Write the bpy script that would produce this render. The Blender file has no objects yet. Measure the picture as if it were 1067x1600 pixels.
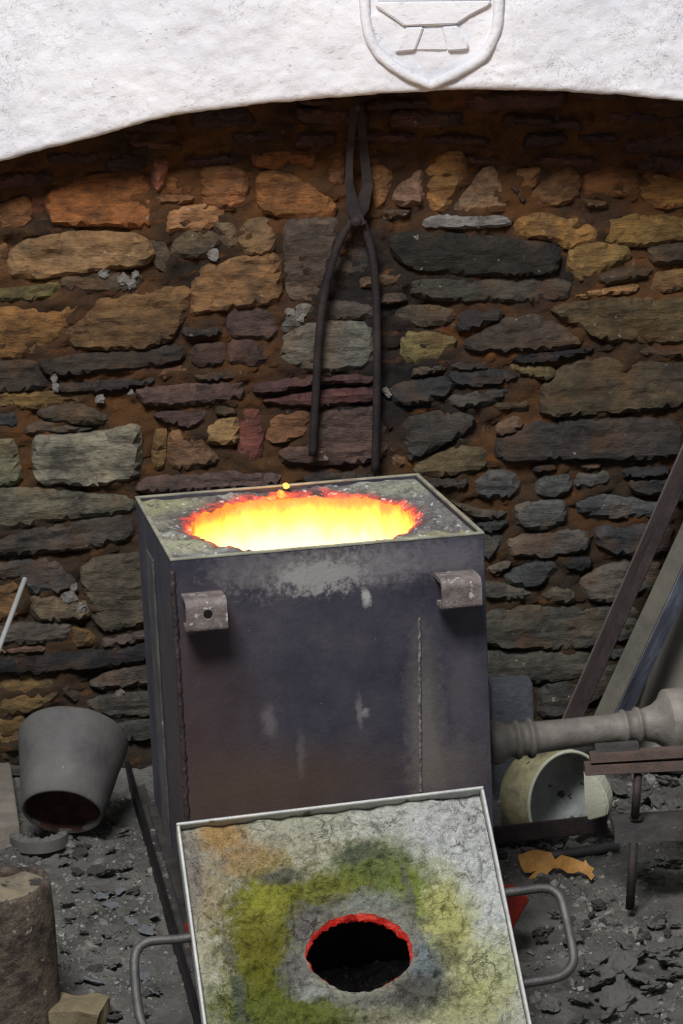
import bpy, bmesh, math, random
import numpy as np
from mathutils import Vector, Matrix, noise
from mathutils.geometry import delaunay_2d_cdt
random.seed(7)
scene = bpy.context.scene
C = scene.collection
PI = math.pi

# ---------------------------------------------------------------- camera
F, PITCH, ROLL = 4200.0, math.radians(12.4), math.radians(2.61)
fwd = Vector((0, math.cos(PITCH), -math.sin(PITCH)))
r0 = Vector((1, 0, 0)); u0 = r0.cross(fwd)
cR = math.cos(ROLL) * r0 - math.sin(ROLL) * u0
cU = math.sin(ROLL) * r0 + math.cos(ROLL) * u0
H = 1.522
CAM = Vector((0, 0, H))
cd = bpy.data.cameras.new('camera'); cam = bpy.data.objects.new('camera', cd); C.objects.link(cam)
cd.sensor_fit = 'VERTICAL'; cd.sensor_height = 24.0; cd.lens = F / 1600 * 24.0
cd.clip_start = 0.05; cd.clip_end = 100
m = Matrix((cR, cU, -fwd)).transposed().to_4x4(); m.translation = CAM
cam.matrix_world = m
scene.camera = cam

# ---------------------------------------------------------------- light
vs = scene.view_settings
vs.view_transform = 'Standard'; vs.look = 'None'; vs.gamma = 1.0; vs.exposure = 0.0; vs.use_curve_mapping = False
w = bpy.data.worlds.new('world'); scene.world = w; w.use_nodes = True
bg = w.node_tree.nodes['Background']; bg.inputs[0].default_value = (0.86, 0.93, 1.0, 1); bg.inputs[1].default_value = 0.21
ld = bpy.data.lights.new('open_roof_daylight', 'AREA'); ld.shape = 'RECTANGLE'; ld.size = 1.5; ld.size_y = 1.1; ld.energy = 300; ld.color = (0.97, 0.98, 1.0)
lo = bpy.data.objects.new('open_roof_daylight', ld); C.objects.link(lo); lo.location = (-0.7, 0.9, 4.3)
lo.rotation_euler = (Vector((0, 4.4, 0.8)) - lo.location).to_track_quat('-Z', 'Y').to_euler()

# ---------------------------------------------------------------- projection helpers (photo pixel + real distance -> point)
def ray(px, py): return fwd + (px - 533.5) / F * cR + (800 - py) / F * cU
def at_y(px, py, y):
    px, py = float(px), float(py)
    d = ray(px, py); return CAM + d * (y / d.y)
def at_z(px, py, z):
    d = ray(px, py); return CAM + d * ((z - H) / d.z)
def at_plane(px, py, p0, n):
    d = ray(px, py); return CAM + d * ((p0 - CAM).dot(n) / d.dot(n))
def fz(x, y):
    t = max(0.0, min(1.0, (3.75 - y) / 0.5)); return -0.045 * t * t * (3 - 2 * t)
def ground(x, y):
    r_ = .25 + .75 * max(0, min(1, .5 + 2.2 * noise.noise(Vector((x * 5, y * 4, 11)))))
    return fz(x, y) + .010 * fbm((x * 9, y * 9, 2), 5) + r_ * (.013 * noise.noise(Vector((x * 55, y * 42, 7))) + .009 * abs(noise.noise(Vector((x * 110, y * 80, 3))))) - .007
def floor_at(px, py, dz=0.0):
    z = 0
    for _ in range(6):
        p = at_z(px, py, z + dz); z = fz(p.x, p.y)
    return p
def lin(c):
    return tuple(((v / 255) / 12.92 if v / 255 <= .04045 else ((v / 255 + .055) / 1.055) ** 2.4) for v in c)
def srgb(c, k=1.0): l = lin(c); return (l[0] * k, l[1] * k, l[2] * k, 1)

# ---------------------------------------------------------------- materials
class NT:
    def __init__(s, name):
        s.m = bpy.data.materials.new(name); s.m.use_nodes = True
        s.t = s.m.node_tree; s.n = s.t.nodes; s.l = s.t.links
        s.b = s.n['Principled BSDF']
        s.tc = s.n.new('ShaderNodeTexCoord').outputs['Object']
    def put(s, sock, v):
        if isinstance(v, bpy.types.NodeSocket): s.l.new(v, sock)
        elif v is not None: sock.default_value = v
    def noise(s, scale, detail=5, rough=.6, vec=None, col=False, dist=0):
        n = s.n.new('ShaderNodeTexNoise'); n.inputs['Scale'].default_value = scale; n.inputs['Detail'].default_value = detail
        n.inputs['Roughness'].default_value = rough; n.inputs['Distortion'].default_value = dist
        s.put(n.inputs['Vector'], vec if vec is not None else s.tc)
        return n.outputs['Color' if col else 'Fac']
    def voro(s, scale, vec=None, feat='F1'):
        n = s.n.new('ShaderNodeTexVoronoi'); n.feature = feat; n.inputs['Scale'].default_value = scale
        s.put(n.inputs['Vector'], vec if vec is not None else s.tc); return n.outputs['Distance']
    def math(s, op, a, b=None, clamp=False):
        n = s.n.new('ShaderNodeMath'); n.operation = op; n.use_clamp = clamp
        s.put(n.inputs[0], a); s.put(n.inputs[1], b); return n.outputs[0]
    def vmath(s, op, a, b=None):
        n = s.n.new('ShaderNodeVectorMath'); n.operation = op
        s.put(n.inputs[0], a); s.put(n.inputs[1], b)
        return n.outputs['Value' if op in ('LENGTH', 'DISTANCE', 'DOT_PRODUCT') else 'Vector']
    def map(s, v, a, b, c=0.0, d=1.0):
        n = s.n.new('ShaderNodeMapRange'); n.clamp = True; n.interpolation_type = 'SMOOTHSTEP' if False else 'LINEAR'
        s.put(n.inputs[0], v)
        for i, q in enumerate((a, b, c, d)): n.inputs[i + 1].default_value = q
        return n.outputs[0]
    def mix(s, f, a, b, blend='MIX'):
        n = s.n.new('ShaderNodeMix'); n.data_type = 'RGBA'; n.blend_type = blend
        s.put(n.inputs[0], f); s.put(n.inputs[6], a); s.put(n.inputs[7], b); return n.outputs[2]
    def ramp(s, f, stops):
        n = s.n.new('ShaderNodeValToRGB'); e = n.color_ramp.elements
        while len(e) < len(stops): e.new(.5)
        for i, (p, c) in enumerate(stops): e[i].position = p; e[i].color = c
        s.put(n.inputs[0], f); return n.outputs[0]
    def attr(s, name):
        n = s.n.new('ShaderNodeAttribute'); n.attribute_name = name; return n.outputs['Fac']
    def bump(s, h, strength, dist=.01):
        n = s.n.new('ShaderNodeBump'); n.inputs['Strength'].default_value = strength; n.inputs['Distance'].default_value = dist
        s.put(n.inputs['Height'], h); s.l.new(n.outputs[0], s.b.inputs['Normal'])
    def scale_vec(s, v3, vec=None): return s.vmath('MULTIPLY', vec if vec is not None else s.tc, v3)
    def blobs(s, base, items, warp=.02, wscale=25):
        """stain patches with a place of their own: (centre, radii, colour, softness, breakup, amount)"""
        wv = s.vmath('SUBTRACT', s.noise(wscale, 4, .65, col=True), (.5, .5, .5)); wv = s.vmath('MULTIPLY', wv, (warp * 2,) * 3)
        vec = s.vmath('ADD', s.tc, wv)
        br = s.noise(wscale * 2.5, 7, .8)
        for c, r, col, soft, brk, amt in items:
            d = s.vmath('LENGTH', s.vmath('DIVIDE', s.vmath('SUBTRACT', vec, c), r))
            d = s.math('ADD', d, s.math('MULTIPLY', s.math('SUBTRACT', br, .5), brk * 3))
            base = s.mix(s.map(d, 1 + soft, 1 - soft, 0, amt), base, col)
        return base
    def out(s, col=None, rough=None, metal=None, spec=None):
        s.put(s.b.inputs['Base Color'], col); s.put(s.b.inputs['Roughness'], rough); s.put(s.b.inputs['Metallic'], metal)
        s.put(s.b.inputs['Specular IOR Level'], spec); return s.m

def rough_mat(name, cols, scale=20, rough=.8, metal=0.0, bump=.5, bscale=60, speck=None, spec=.3, bdist=.006, stretch=None):
    t = NT(name); v = t.scale_vec(stretch) if stretch else t.tc
    n = t.noise(scale, 6, .65, vec=v)
    k = len(cols) - 1
    col = t.ramp(n, [(.3 + .4 * i / max(k, 1), srgb(c)) for i, c in enumerate(cols)])
    if speck:
        c2, th, sc = speck
        col = t.mix(t.map(t.noise(sc, 3, .6), th, th + .05), col, srgb(c2))
    t.bump(t.noise(bscale, 6, .7, vec=v), bump, bdist)
    return t.out(col, rough, metal, spec)

WY = 4.75            # face of the stone back wall
def wpt(px, py, y=WY): return at_y(px, py, y)
# --- wall stones take their own colour from the object
t = NT('slate_stone')
oi = t.n.new('ShaderNodeObjectInfo')
vec = t.vmath('ADD', t.tc, t.scale_vec((37, 91, 53), t.vmath('ADD', oi.outputs['Random'], (0, 0, 0))))
vs_ = t.scale_vec((1, 1, 3.2), vec)
n1 = t.noise(14, 6, .7, vec=vec); n2 = t.noise(38, 6, .7, vec=vs_)
col = t.mix(1.0, oi.outputs['Color'], t.ramp(n1, [(.27, (.36, .35, .35, 1)), (.5, (1, 1, 1, 1)), (.72, (1.75, 1.65, 1.5, 1))]), 'MULTIPLY')
col = t.mix(1.0, col, t.ramp(n2, [(.3, (.5, .5, .52, 1)), (.55, (1.1, 1.1, 1.1, 1)), (.8, (1.5, 1.45, 1.35, 1))]), 'MULTIPLY')
col = t.mix(t.map(t.noise(9, 4, .6, vec=t.vmath('ADD', vec, (5, 5, 5))), .52, .66, 0, .36), col, srgb((112, 76, 42)))
col = t.mix(t.map(t.noise(11, 5, .65, vec=t.vmath('ADD', vec, (9, 2, 7))), .55, .68, 0, .6), col, srgb((44, 41, 40)))
col = t.mix(t.map(t.noise(75, 3, .6, vec=vec), .69, .74, 0, .55), col, srgb((165, 160, 150)))
t.bump(t.math('ADD', n2, t.math('MULTIPLY', t.noise(120, 5, .7, vec=vs_), .5)), .9, .008)
STONE = t.out(col, .78, 0, .35)
# --- mortar
t = NT('ochre_mortar')
g = t.noise(7, 5, .6); col = t.ramp(g, [(.3, srgb((50, 42, 35))), (.45, srgb((84, 62, 44))), (.6, srgb((114, 76, 44))), (.8, srgb((88, 70, 50)))])
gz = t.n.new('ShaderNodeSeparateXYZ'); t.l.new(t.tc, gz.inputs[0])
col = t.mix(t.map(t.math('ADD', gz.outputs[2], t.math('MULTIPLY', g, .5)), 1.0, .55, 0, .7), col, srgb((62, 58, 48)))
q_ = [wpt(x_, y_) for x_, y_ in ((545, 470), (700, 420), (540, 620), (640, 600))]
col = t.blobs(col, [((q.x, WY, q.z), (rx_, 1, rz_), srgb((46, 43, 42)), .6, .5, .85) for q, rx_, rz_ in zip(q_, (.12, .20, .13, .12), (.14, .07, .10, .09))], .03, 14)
col = t.mix(t.map(t.noise(60, 3, .6), .68, .74, 0, .5), col, srgb((140, 130, 115)))
col = t.mix(t.map(t.noise(19, 5, .7, vec=t.scale_vec((1, 1, 2.2))), .56, .66, 0, .6), col, srgb((140, 88, 42)))
t.bump(t.noise(55, 7, .8), 1.0, .014)
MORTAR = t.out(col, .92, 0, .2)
# --- lime render
t = NT('white_lime_render')
col = t.ramp(t.noise(6, 6, .65), [(.3, srgb((206, 205, 210))), (.7, srgb((228, 225, 226)))])
cr = t.voro(16, vec=t.vmath('ADD', t.scale_vec((1, 1, 1.7)), t.vmath('MULTIPLY', t.noise(9, 5, .7, col=True), (.35, .35, .35))), feat='DISTANCE_TO_EDGE')
crm = t.math('MULTIPLY', t.map(cr, .014, .0), t.map(t.noise(5, 3, .5), .50, .62))
pit = t.map(t.noise(85, 4, .65, vec=t.scale_vec((1, 1, 1.6))), .60, .72)
pit = t.math('MULTIPLY', pit, t.map(t.noise(11, 3, .5), .40, .6))
col = t.mix(t.math('MULTIPLY', crm, .7), col, srgb((150, 142, 150)))
col = t.mix(t.math('MULTIPLY', pit, .45), col, srgb((170, 162, 165)))
hgt = t.math('SUBTRACT', t.math('MULTIPLY', t.noise(70, 6, .72), 1.0), t.math('ADD', t.math('MULTIPLY', crm, .6), t.math('MULTIPLY', pit, .6)))
t.bump(hgt, .55, .006)
RENDER = t.out(col, .9, 0, .2)
# --- floor
t = NT('slag_dust_floor')
col = t.ramp(t.noise(9, 7, .7), [(.3, srgb((86, 84, 80))), (.5, srgb((134, 131, 124))), (.7, srgb((168, 164, 155)))])
col = t.mix(t.map(t.noise(70, 4, .7), .62, .72, 0, .7), col, srgb((160, 158, 150)))
col = t.mix(t.map(t.noise(60, 4, .7, vec=t.vmath('ADD', t.tc, (3, 1, 2))), .58, .70, 0, .5), col, srgb((36, 35, 36)))
t.bump(t.noise(95, 7, .8), 1.0, .018)
FLOOR = t.out(col, .85, 0, .3)
SLAG = rough_mat('grey_slag', [(70, 68, 66), (100, 98, 93), (130, 127, 120)], 30, .8, 0, .6, 120)
DSLAG = rough_mat('dark_slag', [(46, 44, 44), (72, 69, 67), (94, 90, 86)], 30, .7, 0, .6, 120)
SILVER = rough_mat('spilt_aluminium', [(112, 114, 118), (168, 170, 174)], 40, .38, .6, .6, 90)
GRAVEL = rough_mat('slag_gravel', [(64, 62, 60), (112, 109, 103), (158, 155, 147)], 60, .8, 0, .5, 150)
IRON = rough_mat('dark_wrought_iron', [(46, 40, 42), (62, 52, 52), (78, 66, 62)], 25, .6, .35, .4, 120)
STEEL = rough_mat('dull_grey_steel', [(70, 68, 68), (92, 88, 86), (112, 106, 102)], 18, .5, .5, .3, 120, speck=((140, 136, 130), .68, 60))
DUSTPIPE = rough_mat('dusty_pipe_steel', [(98, 92, 87), (128, 121, 113), (148, 142, 132)], 12, .6, .25, .3, 110, speck=((78, 52, 42), .68, 30))
BLUESTEEL = rough_mat('blued_worn_steel', [(52, 53, 64), (104, 107, 120), (186, 189, 198)], 9, .4, .35, .3, 80, stretch=(1, 1, .35))
OLIVE = rough_mat('dusty_olive_steel', [(78, 74, 66), (96, 92, 82), (108, 102, 92)], 14, .75, .1, .3, 120)
RUSTBAR = rough_mat('rusty_flat_steel', [(80, 71, 67), (100, 84, 77), (118, 92, 80)], 28, .7, .2, .4, 120, speck=((165, 110, 50), .66, 22))
REDPAINT = rough_mat('red_painted_metal', [(86, 24, 18), (112, 30, 22), (98, 26, 20)], 20, .45, 0, .2, 90)
LIDSTEEL = rough_mat('scaled_lid_steel', [(150, 148, 142), (176, 176, 172), (188, 184, 170)], 16, .5, .35, .3, 140, speck=((120, 108, 92), .64, 30))
CRUC = rough_mat('grey_graphite_clay', [(70, 67, 66), (90, 87, 85), (102, 99, 96)], 12, .7, 0, .25, 120, speck=((150, 145, 140), .7, 18))
CRUCIN = rough_mat('burnt_brown_crucible_inside', [(46, 32, 29), (72, 48, 42), (94, 62, 52)], 30, .9, 0, .8, 80)
BRICK = rough_mat('dusty_grey_firebrick', [(104, 98, 90), (122, 114, 104), (134, 126, 114)], 20, .9, 0, .4, 120)
TANBRICK = rough_mat('tan_firebrick', [(92, 84, 66), (116, 104, 80), (132, 118, 90)], 25, .9, 0, .5, 120)
RUSTCAN = rough_mat('slag_crusted_rusty_iron', [(42, 38, 38), (74, 62, 55), (106, 94, 80), (64, 56, 52)], 28, .75, .15, .9, 70, speck=((150, 140, 125), .66, 60), bdist=.012)
CANTOP = rough_mat('ash_crust', [(92, 84, 72), (126, 116, 98), (142, 128, 100)], 30, .9, 0, .8, 80, speck=((60, 56, 54), .6, 45), bdist=.01)
ALROD = rough_mat('pale_aluminium_rod', [(186, 186, 182), (204, 204, 200)], 20, .4, .4, .1, 120)
VESSEL = rough_mat('pale_yellowed_ceramic', [(96, 92, 80), (148, 140, 108), (190, 180, 140), (120, 116, 108)], 13, .7, 0, .4, 70, speck=((70, 66, 60), .68, 50))
VESSELIN = rough_mat('grey_glazed_inside', [(120, 122, 118), (158, 160, 156), (178, 180, 176)], 14, .5, 0, .4, 70, speck=((66, 64, 58), .62, 40))
PALE = rough_mat('pale_cream_shard', [(186, 184, 160), (208, 206, 186)], 20, .8, 0, .4, 90)
LEAF = rough_mat('dry_brown_leaf', [(140, 98, 52), (172, 124, 64), (192, 146, 84)], 35, .7, 0, .3, 90)
BLACKOUT = rough_mat('black_steel_edge', [(30, 28, 30), (42, 40, 42)], 20, .5, .4, .3, 90)
PLANKSTONE = rough_mat('dusty_concrete_pipe', [(92, 88, 80), (116, 112, 102), (128, 124, 116)], 8, .9, 0, .4, 70, stretch=(1, 1, .4), speck=((150, 146, 138), .66, 14))

# ---------------------------------------------------------------- mesh helpers
def link(name, verts, faces, mat, parent=None, smooth=False, origin=None, attrs=None):
    me = bpy.data.meshes.new(name); o = Vector(origin) if origin is not None else Vector((0, 0, 0))
    me.from_pydata([tuple(Vector(v) - o) for v in verts], [], faces)
    me.materials.append(mat)
    if attrs:
        for k, vals in attrs.items():
            a = me.attributes.new(k, 'FLOAT', 'POINT'); a.data.foreach_set('value', vals)
    bm = bmesh.new(); bm.from_mesh(me); bmesh.ops.recalc_face_normals(bm, faces=bm.faces); bm.to_mesh(me); bm.free()
    if smooth: me.polygons.foreach_set('use_smooth', [True] * len(me.polygons))
    me.update()
    ob = bpy.data.objects.new(name, me); C.objects.link(ob); ob.location = o
    if parent: ob.parent = parent
    return ob
def bmlink(name, bm, mat, parent=None, smooth=False):
    me = bpy.data.meshes.new(name); bmesh.ops.recalc_face_normals(bm, faces=bm.faces); bm.to_mesh(me); bm.free(); me.materials.append(mat)
    if smooth: me.polygons.foreach_set('use_smooth', [True] * len(me.polygons))
    ob = bpy.data.objects.new(name, me); C.objects.link(ob)
    if parent: ob.parent = parent
    return ob
def tag(o, label, cat, group=None):
    o['label'] = label; o['category'] = cat
    if group: o['group'] = group
    return o
def thing(name, label, cat, mat4=None, loc=None, group=None):
    o = bpy.data.objects.new(name, None); C.objects.link(o); o.empty_display_size = .05
    if mat4 is not None: o.matrix_world = mat4
    elif loc is not None: o.location = loc
    return tag(o, label, cat, group)
def struct(o): o['kind'] = 'structure'; return o
def frame(origin, x, y=None, z=None):
    """4x4 from an origin and two axes"""
    x = Vector(x).normalized()
    if z is not None:
        z = Vector(z); z = (z - x * z.dot(x)).normalized(); y = z.cross(x)
    else:
        y = Vector(y); y = (y - x * y.dot(x)).normalized(); z = x.cross(y)
    m = Matrix((x, y, z)).transposed().to_4x4(); m.translation = Vector(origin); return m
def zframe(origin, z, hint=(0, -1, 0)):
    z = Vector(z).normalized(); x = Vector(hint).cross(z).normalized(); y = z.cross(x)
    m = Matrix((x, y, z)).transposed().to_4x4(); m.translation = Vector(origin); return m
def box_bm(x0, x1, y0, y1, z0, z1, bev=.0, seg=1, bm=None, jit=0, sub=0):
    b = bmesh.new()
    vs = [b.verts.new((x, y, z)) for z in (z0, z1) for y in (y0, y1) for x in (x0, x1)]
    for f in ((0, 2, 3, 1), (4, 5, 7, 6), (0, 1, 5, 4), (2, 6, 7, 3), (0, 4, 6, 2), (1, 3, 7, 5)): b.faces.new([vs[i] for i in f])
    if sub: bmesh.ops.subdivide_edges(b, edges=b.edges[:], cuts=sub, use_grid_fill=True)
    elif bev: bmesh.ops.bevel(b, geom=b.edges[:], offset=bev, segments=seg, affect='EDGES')
    if jit:
        for v in b.verts:
            v.co += Vector(noise.noise_vector(v.co * 30 + Vector((x0 * 77, y0 * 31, z0 * 13)))) * jit
    if bm is None: return b
    me = bpy.data.meshes.new('tmp'); b.to_mesh(me); b.free(); bm.from_mesh(me); bpy.data.meshes.remove(me); return bm
def tube_vf(path, rad, n=12, cap=True, closed=False):
    pts = [Vector(p) for p in path]; V = []; Fc = []
    rads = rad if isinstance(rad, (list, tuple)) else [rad] * len(pts)
    up = None
    for i, p in enumerate(pts):
        if closed: d = (pts[(i + 1) % len(pts)] - pts[i - 1]).normalized()
        else: d = (pts[min(i + 1, len(pts) - 1)] - pts[max(i - 1, 0)]).normalized()
        if up is None:
            up = d.cross(Vector((0, 0, 1)) if abs(d.z) < .9 else Vector((1, 0, 0))).normalized()
        else: up = (up - d * up.dot(d)).normalized()
        s = d.cross(up)
        for k in range(n):
            a = 2 * PI * k / n; V.append(p + (up * math.cos(a) + s * math.sin(a)) * rads[i])
    L = len(pts)
    for i in range(L if closed else L - 1):
        j = (i + 1) % L
        for k in range(n): Fc.append((i * n + k, i * n + (k + 1) % n, j * n + (k + 1) % n, j * n + k))
    if cap and not closed: Fc.append(tuple(range(n))[::-1]); Fc.append(tuple(range((L - 1) * n, L * n)))
    return V, Fc
def spline(pts, n=8):
    pts = [Vector(p) for p in pts]; out = []
    for i in range(len(pts) - 1):
        a = pts[max(i - 1, 0)]; b = pts[i]; c = pts[i + 1]; d = pts[min(i + 2, len(pts) - 1)]
        for k in range(n):
            t = k / n; out.append(.5 * ((2 * b) + (c - a) * t + (2 * a - 5 * b + 4 * c - d) * t * t + (3 * b - a - 3 * c + d) * t ** 3))
    out.append(pts[-1]); return out
def lathe_vf(prof, n=40, jit=0, seed=0, a0=0, a1=2 * PI, close=True):
    """profile of (radius, z); returns a surface about z"""
    V = []; Fc = []; m_ = n if close else n + 1
    for (r, z) in prof:
        for k in range(m_):
            a = a0 + (a1 - a0) * k / n
            p = Vector((r * math.cos(a), r * math.sin(a), z))
            if jit: p += Vector(noise.noise_vector(p * 22 + Vector((seed, seed, seed)))) * jit
            V.append(p)
    for i in range(len(prof) - 1):
        for k in range(n):
            k2 = (k + 1) % m_ if close else k + 1
            Fc.append((i * m_ + k, i * m_ + k2, (i + 1) * m_ + k2, (i + 1) * m_ + k))
    return V, Fc
def fbm(p, o=4): return noise.fractal(Vector(p), 1.0, 2.0, o, noise_basis='PERLIN_ORIGINAL')
def extrude_poly(pts, axis_vec, name, mat, parent=None, bev=0, smooth=False):
    b = bmesh.new(); vs = [b.verts.new(p) for p in pts]; f = b.faces.new(vs)
    r = bmesh.ops.extrude_face_region(b, geom=[f]); mv = [v for v in r['geom'] if isinstance(v, bmesh.types.BMVert)]
    bmesh.ops.translate(b, verts=mv, vec=axis_vec)
    if bev: bmesh.ops.bevel(b, geom=b.edges[:], offset=bev, segments=2, affect='EDGES')
    return bmlink(name, b, mat, parent, smooth)

# ================================================================ SETTING
HY = WY - .20        # face of the white arch in the middle; it comes forward a little to the right
HN = Vector((.13, 1, 0)).normalized()
def hood_y(x): return HY - .13 * x
def at_h(px, py, lift=0.0): return at_plane(float(px), float(py), Vector((0, HY - lift, 0)), HN)

# ---- back wall: mortar bed
nx, nz = 230, 190
x0, x1, z0, z1 = -.86, .95, -.06, 1.42
V = []; Fc = []
for j in range(nz + 1):
    for i in range(nx + 1):
        x = x0 + (x1 - x0) * i / nx; z = z0 + (z1 - z0) * j / nz
        d = .016 * fbm((x * 14, 3, z * 22), 5) + .012 * noise.noise(Vector((x * 38, 9, z * 85))) + .006 * noise.noise(Vector((x * 90, 4, z * 150)))
        V.append((x, WY - .004 - d, z))
for j in range(nz):
    for i in range(nx):
        a = j * (nx + 1) + i; Fc.append((a, a + 1, a + nx + 2, a + nx + 1))
nb = len(V)
V += [(x0, WY + .25, z0), (x1, WY + .25, z0), (x1, WY + .25, z1), (x0, WY + .25, z1)]
Fc.append((nb + 1, nb, nb + 3, nb + 2))
Fc.append(tuple([i for i in range(nx + 1)][::-1] + [nb, nb + 1])); Fc.append(tuple([nz * (nx + 1) + i for i in range(nx + 1)] + [nb + 2, nb + 3]))
wall_back = struct(link('wall_back', V, Fc, MORTAR, smooth=True))

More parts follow.
